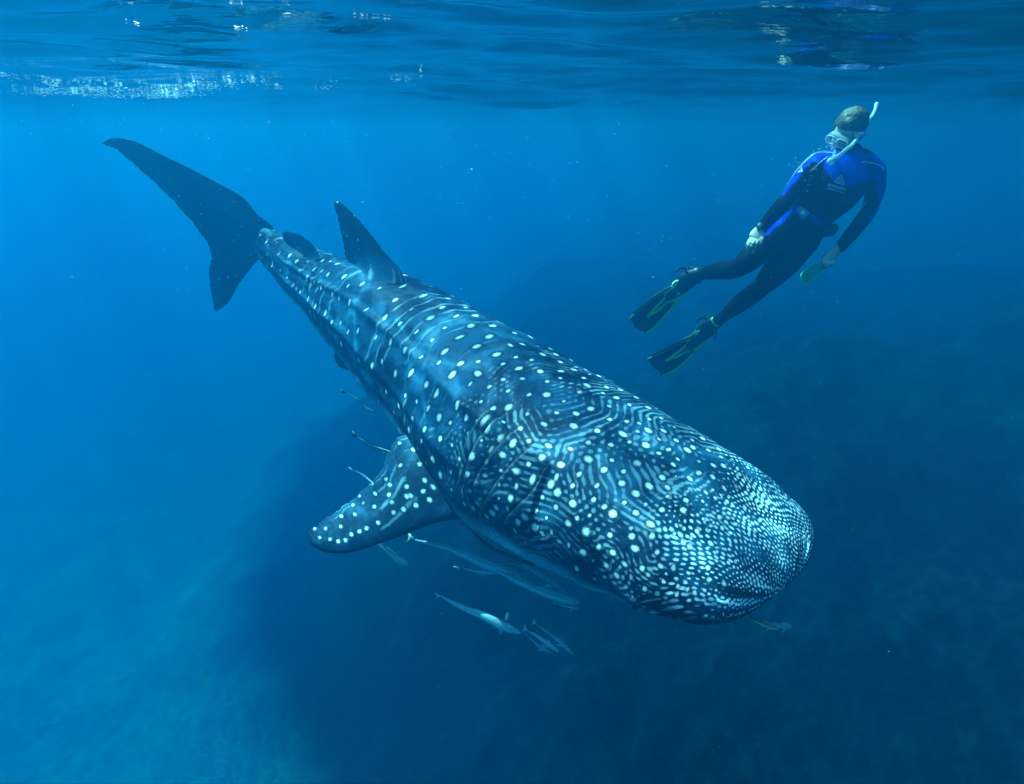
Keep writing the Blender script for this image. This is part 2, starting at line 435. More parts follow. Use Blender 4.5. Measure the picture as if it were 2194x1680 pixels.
def fins(q=1.0):
    out = {}
    i = lambda n: max(6, int(n * q))
    c, t, u, s, h = fr_at(0.4)
    # tail: the fin stands upright and is swung across, so we see it almost side-on
    n_t = unit(np.array([-0.20, -0.97, -0.10]))
    out['tail'] = fin_grid(PAIRS_TAIL, c, n_t, lambda v: 0.035 + 0.10 * np.exp(-((v - 0.34) / 0.07) ** 2) - 0.02 * np.abs(v - .34), i(300), i(90))
    c, t, u, s, h = fr_at(5.4)
    out['d1'] = fin_grid(PAIRS_D1, c + s * 0.02, s, 0.050, i(140), i(70), 4.5, soft=True, lim=0.6)
    c, t, u, s, h = fr_at(3.0)
    out['d2'] = fin_grid(PAIRS_D2, c + s * 0.055, unit(s + 0.1 * u), 0.03, i(70), i(45), 3.5, soft=True, lim=0.5)
    c, t, u, s, h = fr_at(10.2)
    P0 = c + s * h * 0.95 - u * h * 0.35
    n_p = unit(u * 0.86 - s * -0.34 - t * -0.16)
    out['pec'] = fin_grid(PAIRS_P, P0, n_p, 0.10, i(300), i(110), 0.6, bend=lambda v: -0.05 * v ** 2)
    # the fin of the far side, mirrored about the trunk's upright plane
    m = out['pec'][::max(1, int(3 * q)), ::1] if q >= 1 else out['pec']
    dd = (m - c) @ s
    out['pec_far'] = (m - 2 * dd[..., None] * s)[:, ::-1]
    c, t, u, s, h = fr_at(5.6)
    out['pelvic'] = fin_grid(PAIRS_V, c + s * h * 0.35 - u * h * 0.7, unit(u * 0.7 + s * 0.6), 0.03, i(50), i(30))
    c, t, u, s, h = fr_at(3.1)
    out['anal'] = fin_grid(PAIRS_A, c, s, 0.03, i(40), i(24))
    return out
# ------------------------------------------------------------------ whale shark: hide
from mathutils.bvhtree import BVHTree
def quads(n, m, off=0):
    idx = np.arange(n * m).reshape(n, m) + off
    a = idx[:-1]; b = idx[1:]
    return np.stack([a, np.roll(a, -1, 1), np.roll(b, -1, 1), b], -1).reshape(-1, 4)
# coarse copy of the form, to lay the markings on
lp = body_grid(260, 150); lf = fins(0.3)
bv, bf, off = [], [], 0
for P in [lp[0]] + [lf[k] for k in ('tail', 'd1', 'd2', 'pec', 'pelvic')]:
    bv.append(P.reshape(-1, 3)); bf.append(quads(P.shape[0], P.shape[1], off)); off += P.shape[0] * P.shape[1]
bvh = BVHTree.FromPolygons(np.concatenate(bv).tolist(), np.concatenate(bf).tolist())
def cast(pts):
    out = []
    for px, py in pts:
        d = Vector(w_of(px, py, 1.0) - CAMP).normalized()
        h = bvh.ray_cast(Vector(CAMP), d)
        if h[0] is not None: out.append(tuple(h[0]))
    return np.array(out)
SP6 = [(232,373),(290,377),(300,440),(237,445),(253,425),(362,453),(265,500),(308,533),(347,573),(378,618),(421,656),(401,484),(421,533),(463,483),(547,478),(590,484),(629,499),(498,526),(543,534),(575,557),(461,578),(497,602),(451,438),(537,631),(668,569),(462,697),(505,735),(563,770),(600,667),(639,693),(695,715),(647,827),(597,823),(768,612),(813,529),(757,490),(929,557),(865,633),(792,755),(742,873),(843,910),(896,797),(954,700),(997,624),(688,877),(689,621),(1111,675),(1044,750),(979,832),(1217,742),(1150,800),(1073,878),(925,933),(1004,979),(1158,922),(1230,855),(1295,790),(1378,847),(1314,907),(1230,988),(1196,1050),(1097,1018),(1043,1109),(954,1113),(1130,1173),(1272,1118),(1319,1055),(1409,960),(1480,902),(1599,957),(1521,1003),(1417,1113),(1373,1170),(1300,1287),(1197,1358),(1070,1269),(972,1290),(1049,1368),(1121,1425),(1268,1512),(1557,1144),(1646,1083),(1718,1035),(1481,1187),(1630,1020),(1557,1056),(1703,1232),(1804,1161),(821,1072),(750,1035),(883,1045),(654,950),(901,1215),(1755,955),(1720,915),(1528,820),(724,297),(707,342),(698,362),(783,357),(838,440),(757,492)]
SP4 = [(780,53),(1022,50),(1353,110),(1455,40),(1528,18),(1698,190),(1637,92),(1805,250),(947,168),(720,150),(622,172),(845,238),(700,245),(770,305),(918,392),(965,472),(1150,190),(1237,180),(1077,253),(1018,330),(1118,265),(1212,270),(1140,310),(1205,360),(1108,377),(1272,388),(1352,370),(1437,275),(1603,290),(1735,312),(1153,427),(1217,453),(1060,455),(1138,486),(1005,508),(1039,556),(1208,538),(1293,541),(1357,503),(1427,463),(1462,395),(1585,415),(1685,380),(1812,388),(1685,472),(1817,475),(1531,503),(1772,532),(1633,557),(1507,570),(1475,610),(1598,620),(1733,618),(1375,587),(1291,625),(1203,613),(1125,560),(1082,600),(1048,634),(1011,610),(1124,653),(1101,684),(1093,715),(1060,735),(1120,790),(1153,770),(1178,738),(1198,686),(1257,690),(1240,745),(1510,657),(1421,683),(1498,740),(1598,720),(1693,787),(1716,698),(1775,740),(1822,778),(1392,757),(1337,790),(1450,800),(1623,803),(1571,830),(1388,852),(1427,887),(1480,880),(1300,817),(1275,872),(1672,878),(1805,897),(1523,933),(1578,953),(1655,995),(1742,963),(1822,995),(1333,940),(1295,935),(1370,975),(1778,1065),(1710,1043),(1842,1125)]
SPP = [(627,381),(704,418),(632,506),(740,500),(800,498),(822,498),(883,490),(910,548),(552,583),(573,615),(474,608),(768,590),(837,580),(667,625),(491,664),(403,677),(568,671),(760,651),(816,628),(875,655),(668,680),(690,676),(945,640),(367,727),(424,716),(486,737),(295,750),(585,712),(795,698),(719,730),(649,752),(594,770),(377,780),(302,790),(298,848),(213,860),(443,858),(507,827),(403,876),(358,893),(238,920),(284,932),(152,860),(180,910),(325,925)]
SP5 = [(595,335),(540,415),(680,422),(752,358),(840,345),(892,428),(793,405),(683,518),(755,588),(838,540),(790,183),(775,283),(848,298),(912,270),(830,140),(905,200),(985,262),(997,343),(905,342),(968,397),(1075,400),(1065,320),(1172,352),(1238,388),(970,480),(1028,458),(1085,515),(1058,552),(1145,460),(1180,440),(1175,395),(1275,455),(1327,425),(1215,527),(1305,550),(1350,500),(1365,555),(1450,570),(1515,562),(1217,595),(1300,622),(990,628),(1160,632),(1075,620),(1395,602),(1450,612),(1365,635),(1025,685),(1147,712),(1025,738),(1133,768),(1235,775),(1258,717),(1302,700),(1352,733),(1315,752),(1385,775),(1443,680),(1508,632),(1583,632),(1590,697),(1508,685),(1370,690),(745,660),(830,727),(760,782),(830,843),(890,790),(990,820),(1120,825),(1237,880),(1338,870),(1420,800),(1400,740),(920,910),(800,935),(928,985),(805,985),(1070,965),(1105,918),(1205,955),(1145,985),(1278,950),(1300,905),(1355,935),(1405,965),(1433,912),(1495,812),(1565,770),(1590,885),(1520,887),(685,970),(690,1087),(825,1060),(960,1083),(1285,1030),(1160,1047),(1445,1130),(1375,1060),(1325,1080),(1345,1135),(1270,1178),(980,1165),(1060,1180),(1150,1210),(870,1180),(760,1155),(710,1228),(800,1235),(905,1220),(1015,1215),(1000,1265),(1075,1245),(1085,1290),(1130,1265),(1275,1250),(1320,1315),(1250,1315),(1190,1330),(1368,1275),(1145,1310),(885,1305),(960,1335),(1010,1360),(1025,1405),(1080,1340),(665,190),(650,75),(370,20),(487,98),(390,160),(290,44),(512,20),(630,108),(710,140),(555,208),(675,270)]
spots = np.concatenate([cast(c6(*SP6)), cast(c4(*SP4)), cast(c5(*SP5))])
pspots = cast(c4(*SPP))
# full form
BP, BL, phi, BT, BU, BS, ELV = body_grid(1000, 760)
TOT = BL[-1]
nB = BP.shape[0] * BP.shape[1]
SS = np.repeat(BL[:, None], len(phi), 1)
XT = TOT - SS                                   # metres behind the snout
GX = [0, .18, .32, .55, .85, 1.15, 1.45, 1.9, 2.8, 3.6]
GS = [.024, .030, .040, .050, .050, .054, .085, .12, .12, .085]
GR = [.0054, .0064, .0082, .0100, .0102, .0108, .0125, .0125, .0115, .0085]
def at_x(x, T_): return np.interp(x, GX, T_)
r_ = np.random.RandomState(3)
flatP = BP.reshape(-1, 3); flatX = XT.ravel(); flatE = ELV.ravel()
kdl = KDTree(len(flatP) // 7 + 1)
for i in range(0, len(flatP), 7): kdl.insert(flatP[i], i)
kdl.balance()
def x_of(Q): return np.array([flatX[kdl.find(q)[1]] for q in Q])
sx = x_of(spots)
keep = []
for i in range(len(spots)):                     # drop points traced twice from overlapping views
    if all(np.linalg.norm(spots[i] - spots[j]) > 0.45 * at_x(sx[i], GS) for j in keep): keep.append(i)
spots = spots[keep]; sx = sx[keep]
acc = list(spots); accx = list(sx); arr = np.zeros((6000, 3)); arr[:len(acc)] = spots; na = len(acc)
# candidates: denser towards the snout, only on the back and flanks
wgt = np.clip((np.degrees(np.arcsin(np.clip(np.sin(np.radians(flatE)), -1, 1))) + 34) / 10, 0, 1) / at_x(flatX, GS) ** 2
row_len = np.gradient(BL)[:, None] * (np.linalg.norm(np.roll(BP, -1, 1) - BP, axis=2))
wgt = wgt * row_len.ravel(); wgt /= wgt.sum()
for i in r_.choice(len(flatP), 15000, p=wgt):
    if flatX[i] < 0.26: continue
    L = at_x(flatX[i], GS) * (1.25 if flatX[i] < 1.3 else 0.95)
    d = np.abs(arr[:na] - flatP[i]).max(1)
    c = np.nonzero(d < L)[0]
    if len(c) and (np.linalg.norm(arr[c] - flatP[i], axis=1) < L).any(): continue
    arr[na] = flatP[i]; accx.append(flatX[i]); na += 1
spots = arr[:na].copy(); sx = np.array(accx)
srad = at_x(sx, GR) * r_.uniform(0.62, 1.2, na) * np.where(r_.rand(na) < .16, 0.7, 1.0)
# marks on the other fins
def scatter(G, n, rad, lim):
    F_ = G.reshape(-1, 3); pts = []
    for i in r_.permutation(len(F_)):
        if all(np.linalg.norm(F_[i] - q) > lim for q in pts): pts.append(F_[i])
        if len(pts) >= n: break
    return np.array(pts)
FN = fins(1.0)
def field(P, A, pts, rad, el, jit=0.0):
    """distance to nearest spot in spot radii, and how near the borderline between two spots"""
    f1 = np.full(len(P), 9.0); ed = np.full(len(P), 1.0)
    kd = KDTree(len(pts))
    for i, p in enumerate(pts): kd.insert(p, i)
    kd.balance()
    K = 4
    nn = np.zeros((len(P), K), int)
    for i, p in enumerate(P.tolist()):
        r = kd.find_n(p, K)
        for k in range(K): nn[i, k] = r[k][1]
    dv = P[:, None] - pts[nn]
    da = np.einsum('ijk,ik->ij', dv, A)
    dt2 = np.maximum((dv ** 2).sum(2) - da ** 2, 0)
    e = el[:, None]
    rj = np.random.RandomState(5); ej = np.exp(rj.normal(0, jit + 1e-6, len(pts))); bj = np.clip(rj.normal(.84, .17, len(pts)), .35, 1)
    e = e * ej[nn]
    D = np.sqrt((da * e) ** 2 + dt2 / (e * e) ** 0.6) / rad[nn]
    f1 = D.min(1); bri = bj[nn[np.arange(len(P)), D.argmin(1)]]
    Ds = np.sort(np.sqrt((dv ** 2).sum(2)), 1)
    ed = (Ds[:, 1] - Ds[:, 0]) / (Ds[:, 1] + Ds[:, 0] + 1e-6) * 2
    return f1, ed, bri
use = (flatE > -50) & (flatE < 230) | (flatE < -130)
el = np.interp(flatX, [0, .9, 1.3, 1.9, 3.6], [1, 1, 1.1, 1.35, 1.6])
Aall = np.repeat(BT[:, None], len(phi), 1).reshape(-1, 3)
F1 = np.full(len(flatP), 9.0); ED = np.full(len(flatP), 1.0)
# every second column and row, then spread: the fields are smooth
ui = np.arange(BP.shape[0]); uj = np.arange(0, len(phi), 2)
sub = (np.arange(BP.shape[0])[:, None] * len(phi) + uj[None]).ravel()
f1, ed, bri = field(flatP[sub], Aall[sub], spots, srad, el[sub], 0.16)
f1 = f1.reshape(-1, len(uj)); ed = ed.reshape(-1, len(uj)); bri = bri.reshape(-1, len(uj))
def widen(a):
    o = np.zeros((a.shape[0], a.shape[1] * 2)); o[:, ::2] = a; o[:, 1::2] = (a + np.roll(a, -1, 1)) / 2; return o
F1 = widen(f1); ED = widen(ed); BRI = widen(bri)
arc = np.radians(ELV) * 0.36
def fb(x, y, seed, oc, f0, g=0.55): return fbm2(x, y, seed, oc, f0, g)
nlow = fb(SS, arc, 21, 3, 7.0)
# head: winding pale lines between the spots
mask = sstep(-0.2, 0.5, fb(SS, arc, 22, 2, 13.0) + 0.15)
def turing(lam, g, seed, x_end, it=240, r=0.35, pin=0.7, wx=0.0):
    """pigment pattern grown over the head from its spots (Swift-Hohenberg, spectral steps); returned on the body grid"""
    ns_, na_ = 400, 640
    Ls, La = x_end, 2.30
    ks = np.fft.fftfreq(ns_, Ls / ns_) * lam; ka = np.fft.fftfreq(na_, La / na_) * lam
    k2 = ks[:, None] ** 2 + ka[None] ** 2
    Lin = r - (1 - k2) ** 2 * 4.0
    rs = np.random.RandomState(seed)
    u = 0.12 * np.real(np.fft.ifft2(np.fft.fft2(rs.randn(ns_, na_)) * np.exp(-k2 * .7))) * 3
    S0 = np.zeros((ns_, na_))
    for q, x in zip(spot_ij, sx):
        if x < x_end * .97: S0[int(x / Ls * ns_) % ns_, int(q / len(phi) * na_) % na_] += 1.0
    F_ = np.real(np.fft.ifft2(np.fft.fft2(S0) * np.exp(-k2 * 2.2)))
    F_ /= F_.max() + 1e-9; u += F_ * 1.0
    dt = 0.35
    for k in range(it):
        N_ = g * u * u - u ** 3 + pin * F_ * (k < it * .85)
        u = np.real(np.fft.ifft2((np.fft.fft2(u) + dt * np.fft.fft2(N_)) / (1 - dt * Lin)))
    u = u / (np.abs(u).max() + 1e-9)
    fx = np.clip((XT + wx * fb(SS, arc, seed + 90, 2, 16.0)) / Ls * ns_, 0, ns_ - 1.001); i0 = fx.astype(int); t_ = fx - i0
    fj = (np.arange(len(phi))[None] / len(phi) + wx / La * fb(SS, arc, seed + 91, 2, 16.0)) * na_; j0 = np.floor(fj).astype(int); q_ = fj - j0
    g4 = lambda a, b_: u[np.minimum(a, ns_ - 1), b_ % na_]
    return (g4(i0, j0) * (1 - q_) + g4(i0, j0 + 1) * q_) * (1 - t_) + (g4(i0 + 1, j0) * (1 - q_) + g4(i0 + 1, j0 + 1) * q_) * t_
spot_ij = [kdl.find(q)[1] % len(phi) for q in spots]
tu1 = turing(0.0265, 0.34, 7, 1.75, wx=0.010)
def tile(lam, g, seed, L=1.2, n=420, it=90, r=0.35):
    k = np.fft.fftfreq(n, L / n) * lam; k2 = k[:, None] ** 2 + k[None] ** 2; Lin = r - (1 - k2) ** 2 * 4.0
    u = 0.3 * np.random.RandomState(seed).randn(n, n)
    for _ in range(it): u = np.real(np.fft.ifft2((np.fft.fft2(u) + .35 * np.fft.fft2(g * u * u - u ** 3)) / (1 - .35 * Lin)))
    return u / np.abs(u).max()
tl = tile(0.0172, 0.66, 8, it=34)
# over the rounded snout the small marks are laid out flat, as seen from above and ahead of it
tN, tU, tS = BT[-1], BU[-1], BS[-1]; qd = unit(tN * .72 - tU * .70)
rel = BP - BP[-1, 0]
pa_ = rel @ tS; pb_ = rel @ qd
wq = 0.006
pa_ = pa_ + wq * fb(pa_, pb_, 81, 2, 22.0); pb_ = pb_ + wq * fb(pb_, pa_, 82, 2, 22.0)
crowd = 1 + 0.30 * sstep(.30, .0, XT)
fi = (pa_ * crowd / 1.2 * 420) % 420; fj = (pb_ * crowd / 1.2 * 420) % 420; i0 = fi.astype(int); j0 = fj.astype(int); t1 = fi - i0; t2 = fj - j0
G4 = lambda a, b_: tl[a % 420, b_ % 420]
tu2 = (G4(i0, j0) * (1 - t2) + G4(i0, j0 + 1) * t2) * (1 - t1) + (G4(i0 + 1, j0) * (1 - t2) + G4(i0 + 1, j0 + 1) * t2) * t1
mask2 = sstep(-0.35, 0.35, fb(SS, arc, 62, 3, 20.0))
headline = 0.66 - tu1 * 1.4 + (1 - mask) * 0.35 + (1 - mask2) * 0.32 + 0.45 * sstep(.80, 1.0, XT) + 0.30 * fb(SS, arc, 64, 3, 38.0)
snout = 1 - sstep(0.20, 0.42, XT + 0.06 * fb(SS, arc, 29, 2, 12.0))
SNT = 1.00 - tu2 * 1.5 + 0.36 * fb(SS, arc, 63, 3, 30.0)
headline = headline * (1 - snout) + SNT * snout
# trunk: pale cross bars half way between the rows of spots
wob = 0.35 * fb(SS, arc, 23, 2, 3.5) + 0.12 * fb(SS, arc, 24, 2, 12.0)
a_ = SS / 0.092 + wob
tri = np.abs((a_ % 1.0) - 0.5) * 2
mk = sstep(-0.35, 0.55, fb(SS * 1.7, arc * 0.55, 25, 3, 9.0) + 0.1)
barline = 0.22 + tri / 0.36 + (1 - mk) * 0.9 + 0.25 * fb(SS, arc, 28, 2, 40.0)
kb = sstep(1.15, 1.45, XT)
LINE = headline * (1 - kb) + barline * kb
up = np.sin(np.radians(ELV))
BELLY = sstep(-0.30, -0.62, up + 0.06 * nlow) * 1.0
TONE = 0.26 + 0.12 * kb + 0.42 * nlow + 0.30 * fb(SS, arc, 26, 4, 22.0)
TONE = np.clip(TONE + 0.15 * sstep(1.6, 3.2, XT) , 0, 1)
# gill slits: the skin flap in front of each slit stands proud of the skin behind it
NRM = np.cross(np.roll(BP, -1, 1) - np.roll(BP, 1, 1), np.gradient(BP, axis=0))
NRM = NRM / (np.linalg.norm(NRM, axis=2, keepdims=True) + 1e-9)
if (NRM[400, 190] @ BU[400]) < 0: NRM = -NRM
DARK = np.zeros_like(SS); EDGE = np.zeros_like(SS); DSP = np.zeros_like(SS)
GILLS = [[(1175,180),(1100,240),(1045,320),(1005,430),(985,560),(1003,660),(1030,760)],
         [(1250,182),(1170,270),(1100,350),(1055,440),(1022,560),(1030,650),(1052,740),(1090,800)],
         [(1325,262),(1240,350),(1170,430),(1110,520),(1075,600),(1075,690),(1100,760)],
         [(1405,355),(1340,430),(1270,500),(1200,580),(1145,660),(1100,740),(1110,810)],
         [(1478,478),(1440,545),(1385,640),(1310,720),(1250,780),(1222,835)]]
rows = (XT[:, 0] > 0.7) & (XT[:, 0] < 1.9)
ri = np.nonzero(rows)[0]
mir_c = spline(TT, C, np.array([12.0]))[0]
for side in (0, 1):
    for gi, g_ in enumerate(GILLS):
        gp = np.array(g_, float); k = np.arange(len(gp)); kk_ = np.linspace(0, len(gp) - 1, 22)
        gp = spline(k, gp, kk_)
        L3 = cast(c4(*[tuple(p) for p in gp]))
        if side:                                 # same slits on the far cheek
            i0 = [kdl.find(q)[1] for q in L3]
            rr = [i // len(phi) for i in i0]; cc = [(len(phi) // 2 - (i % len(phi))) % len(phi) for i in i0]
            L3 = BP[rr, cc]
        Pn = BP[ri].reshape(-1, 3); best = np.full(len(Pn), 9.0); sg = np.zeros(len(Pn)); par = np.zeros(len(Pn))
        c0 = L3.mean(0); near = np.nonzero(np.linalg.norm(Pn - c0, axis=1) < 0.5)[0]
        Q = Pn[near]; b_ = np.full(len(Q), 9.0); s_ = np.zeros(len(Q)); p_ = np.zeros(len(Q))
        TA = np.repeat(BT[ri][:, None], len(phi), 1).reshape(-1, 3)[near]
        for j in range(len(L3) - 1):
            ab = L3[j + 1] - L3[j]; t_ = np.clip(((Q - L3[j]) @ ab) / (ab @ ab), 0, 1)
            v = Q - (L3[j] + t_[:, None] * ab); d = np.linalg.norm(v, axis=1)
            m_ = d < b_; b_[m_] = d[m_]; s_[m_] = np.einsum('ij,ij->i', v, TA)[m_]; p_[m_] = ((j + t_) / (len(L3) - 1))[m_]
        tap = sstep(0, .12, p_) * (1 - sstep(.85, 1, p_))
        fwd = s_ > 0
        dsp = (0.4 if side else 1.0) * np.where(fwd, (0.026 if gi == 0 else 0.011) * np.exp(-b_ / (0.15 if gi == 0 else 0.045)), -0.006 * np.exp(-b_ / 0.012)) * tap
        dk = np.where(fwd, np.exp(-(b_ / 0.0035) ** 2), np.exp(-(b_ / 0.0170) ** 2)) * tap
        eg = np.where(fwd & (b_ > .003), np.exp(-((b_ - .006) / 0.004) ** 2), 0) * tap * 0.35
        for A_, v_ in ((DARK, dk), (EDGE, eg)):
            a = A_[ri].reshape(-1); a[near] = np.maximum(a[near], v_); A_[ri] = a.reshape(len(ri), -1)
        a = DSP[ri].reshape(-1); a[near] += dsp; DSP[ri] = a.reshape(len(ri), -1)
# faint folds of the hide
DSP += 0.0022 * fb(SS, arc, 31, 3, 30.0)
BP2 = BP + NRM * DSP[..., None]
# the snout turns dark under its front edge: the lip of the wide mouth
xc = np.clip(1 - XT / 0.30, 0, 1)
LIP = sstep(0.10, 0.5, xc) * sstep(0.22, -0.02, up)

mouth = np.exp(-((up + 0.30) / 0.09) ** 2) * sstep(0.10, 0.5, xc)
BP2 = BP2 - NRM * (0.035 * mouth * (1 - sstep(.9, 1, xc)))[..., None]
DARK = np.maximum(DARK, LIP * 0.9)
BELLY = BELLY * (1 - LIP)
F1 = F1 + 4 * sstep(-0.16, -0.55, up) + 3 * LIP
V_all = [BP2.reshape(-1, 3)]; Q_all = [quads(*BP2.shape[:2])]; off = nB
ATT = [np.stack([F1.ravel(), LINE.ravel(), BELLY.ravel(), DARK.ravel()], 1)]
AT2 = [np.stack([TONE.ravel(), EDGE.ravel(), (snout * (1 - kb)).ravel(), BRI.ravel()], 1)]
prad = np.interp(pspots[:, 0], [pspots[:, 0].min(), pspots[:, 0].max()], [.0058, .0098])
pec_s = np.concatenate([pspots])
pc, pt, pu, ps, ph_ = fr_at(10.2)
for name, G in FN.items():
    n, m = G.shape[:2]; F_ = G.reshape(-1, 3)
    S_ = np.linspace(0, 1, n)[:, None] * np.ones((1, m))
    cc = np.minimum(np.arange(m), m - np.arange(m)) / (m / 2)          # 0 leading edge .. 1 trailing
    Cx = np.ones((n, 1)) * cc[None]
    under = (np.arange(m) > m // 2)[None] * np.ones((n, 1), bool)
    if name in ('pec', 'pec_far'):
        pts = pec_s.copy(); rad = prad.copy()
        if name == 'pec_far':
            pts = pts - 2 * ((pts - pc) @ ps)[:, None] * ps
        el_ = np.ones(len(F_)) * 0.8; ax = np.repeat([pt], len(F_), 0)
        f, e, br = field(F_, ax, pts, rad, el_, 0.12)
        ln = np.abs(((S_ * 1.1 + Cx * 6.0 + 0.16 * fb(S_ * 1.0, Cx * 0.5, 41, 2, 12.0)) % 1) - .5) * 2 / .42 + 0.8 * (1 - sstep(-.3, .4, fb(S_, Cx * .4, 42, 2, 16.0))) + .10 + 1.2 * sstep(.75, .9, S_) + 0.8 * sstep(.3, .1, Cx)
        up_n = np.cross(np.roll(G, -1, 1) - np.roll(G, 1, 1), np.gradient(G, axis=0)); up_n /= np.linalg.norm(up_n, axis=2, keepdims=True) + 1e-9
        # pale underneath
        mean_up = up_n[:, : m // 2].reshape(-1, 3).mean(0); sgn = 1 if mean_up @ BU[400] > 0 else -1
        bel = sstep(.1, -.4, sgn * (up_n @ BU[400])) * 0.85
        tone = 0.12 + 0.32 * sstep(.5, .95, Cx) - 0.55 * sstep(.22, .0, Cx) - 0.35 * sstep(.7, 1, S_) + .2 * fb(S_, Cx * .4, 43, 3, 18.0)
        edge = 0.9 * sstep(.93, 1.0, Cx) * sstep(.1, .25, S_) * (1 - sstep(.6, .8, S_)) 
        dk = 0.5 * sstep(.12, 0, Cx)
    else:
        pts = scatter(G, {'tail': 46, 'd1': 10}.get(name, 4), 0, {'tail': .085, 'd1': .075}.get(name, .06))
        rad = np.full(len(pts), {'tail': .0068, 'd1': .006}.get(name, .005))
        el_ = np.ones(len(F_)) * 1.3; ax = np.repeat([pt], len(F_), 0)
        f, e, br = field(F_, ax, pts, rad, el_, 0.12)
        if name == 'tail': f = f + 0.35 + 2.5 * sstep(.55, .8, S_.ravel())
        ln = np.full((n, m), 3.0)
        bel = np.zeros((n, m))
        tone = np.full((n, m), 0.12) + 0.12 * fb(S_, Cx * .5, 44, 3, 14.0)
        if name == 'd2': tone = tone + 0.35 * (1 - sstep(.0, .35, S_))
        if name == 'd1':
            ln = np.abs((S_ * 2.5 + Cx * 5 + .4 * fb(S_, Cx, 45, 2, 9.0)) % 1 - .5) * 2 / .5 + 2.5 * sstep(.1, .35, S_)
            tone = tone + 0.60 * (1 - sstep(.10, .50, S_ - .12 * Cx))
        edge = np.zeros((n, m)); dk = np.zeros((n, m))
    V_all.append(F_); Q_all.append(quads(n, m, off)); off += n * m
    ATT.append(np.stack([f, ln.ravel(), bel.ravel(), dk.ravel()], 1))
    AT2.append(np.stack([np.clip(tone, 0, 1).ravel(), edge.ravel(), np.zeros(n * m), br], 1))
V_all = np.concatenate(V_all); Q_all = np.concatenate(Q_all); ATT = np.concatenate(ATT); AT2 = np.concatenate(AT2)
m, nt, out = newmat('shark_hide')
b = N(nt, 'ShaderNodeBsdfPrincipled'); b.inputs['Roughness'].default_value = 0.55; b.inputs['Specular IOR Level'].default_value = 0.05
a1 = N(nt, 'ShaderNodeAttribute', attribute_name='marks'); a2 = N(nt, 'ShaderNodeAttribute', attribute_name='tones')
s1 = N(nt, 'ShaderNodeSeparateColor'); s2 = N(nt, 'ShaderNodeSeparateColor')
nt.links.new(a1.outputs['Color'], s1.inputs[0]); nt.links.new(a2.outputs['Color'], s2.inputs[0])
tc = N(nt, 'ShaderNodeTexCoord')
nz = N(nt, 'ShaderNodeTexNoise', i_Scale=170.0, i_Detail=3.0, i_Roughness=0.7)
nz2 = N(nt, 'ShaderNodeTexNoise', i_Scale=50.0, i_Detail=6.0, i_Roughness=0.75)
for q in (nz, nz2): nt.links.new(tc.outputs['Object'], q.inputs['Vector'])
def math_(op, a, b_, c=None, clamp=False):
    n = N(nt, 'ShaderNodeMath', operation=op, use_clamp=clamp)
    for i, v in enumerate((a, b_, c)):
        if v is None: continue
        if isinstance(v, (int, float)): n.inputs[i].default_value = v
        else: nt.links.new(v, n.inputs[i])
    return n.outputs[0]
def mr(v, a, b_, c=0.0, d=1.0):
    n = N(nt, 'ShaderNodeMapRange', interpolation_type='SMOOTHSTEP')
    nt.links.new(v, n.inputs[0])
    for i, q in enumerate((a, b_, c, d)): n.inputs[i + 1].default_value = q
    return n.outputs[0]
def mixc(f, c1, c2):
    n = N(nt, 'ShaderNodeMix', data_type='RGBA')
    if isinstance(f, (int, float)): n.inputs[0].default_value = f
    else: nt.links.new(f, n.inputs[0])
    for i, v in ((6, c1), (7, c2)):
        if isinstance(v, tuple): n.inputs[i].default_value = v
        else: nt.links.new(v, n.inputs[i])
    return n.outputs[2]
rag = math_('MULTIPLY_ADD', nz.outputs[0], 1.5, -0.75)
f1n = math_('ADD', s1.outputs[0], rag)
spot = mr(f1n, 1.55, 0.45)
halo = math_('MULTIPLY', mr(s1.outputs[0], 1.0, 1.5), mr(s1.outputs[0], 2.7, 1.7))
lnn = math_('MULTIPLY_ADD', rag, 0.45, s1.outputs[1])
line = mr(lnn, 0.95, 0.25)
tone = math_('ADD', s2.outputs[0], math_('MULTIPLY_ADD', nz2.outputs[0], 1.7, -0.85), clamp=True)
base = mixc(tone, (0.002, 0.016, 0.040, 1), (0.012, 0.092, 0.175, 1))
lst = math_('MULTIPLY_ADD', s2.outputs[2], 0.50, 0.38)
base = mixc(math_('MULTIPLY', line, lst), base, mixc(s2.outputs[2], (0.26, 0.46, 0.54, 1), (0.70, 0.86, 0.88, 1)))
hal2 = math_('MULTIPLY', halo, math_('MULTIPLY_ADD', s2.outputs[2], -0.15, 0.80))
base = mixc(hal2, base, (0.006, 0.026, 0.046, 1))
base = mixc(math_('MULTIPLY', spot, a2.outputs['Alpha']), base, (0.82, 0.90, 0.88, 1))
base = mixc(math_('MULTIPLY', s1.outputs[2], 0.85), base, (0.55, 0.66, 0.70, 1))
base = mixc(math_('MULTIPLY', s2.outputs[1], 0.6), base, (0.34, 0.52, 0.58, 1))
base = mixc(math_('MULTIPLY', a1.outputs['Alpha'], 0.92), base, (0.008, 0.014, 0.020, 1))
nt.links.new(base, b.inputs['Base Color'])
bp = N(nt, 'ShaderNodeBump', i_Strength=0.35, i_Distance=0.006)
nt.links.new(nz2.outputs[0], bp.inputs['Height']); nt.links.new(bp.outputs[0], b.inputs['Normal'])
nt.links.new(b.outputs[0], out.inputs[0])
me = mesh_np('shark_body', V_all, Q_all, m)
for nm, A_ in (('marks', ATT), ('tones', AT2)):
    a_ = me.attributes.new(nm, 'FLOAT_COLOR', 'POINT'); a_.data.foreach_set('color', np.ascontiguousarray(A_, np.float32).ravel())
org = C[7]
shark = bpy.data.objects.new('whale_shark', None); COL.objects.link(shark); shark.location = tuple(org)
tag(shark, 'huge white-spotted blue whale shark swimming with its blunt head down to the right', 'whale shark')
me.transform(Matrix.Translation(Vector(-org)))
link('body', me, shark)
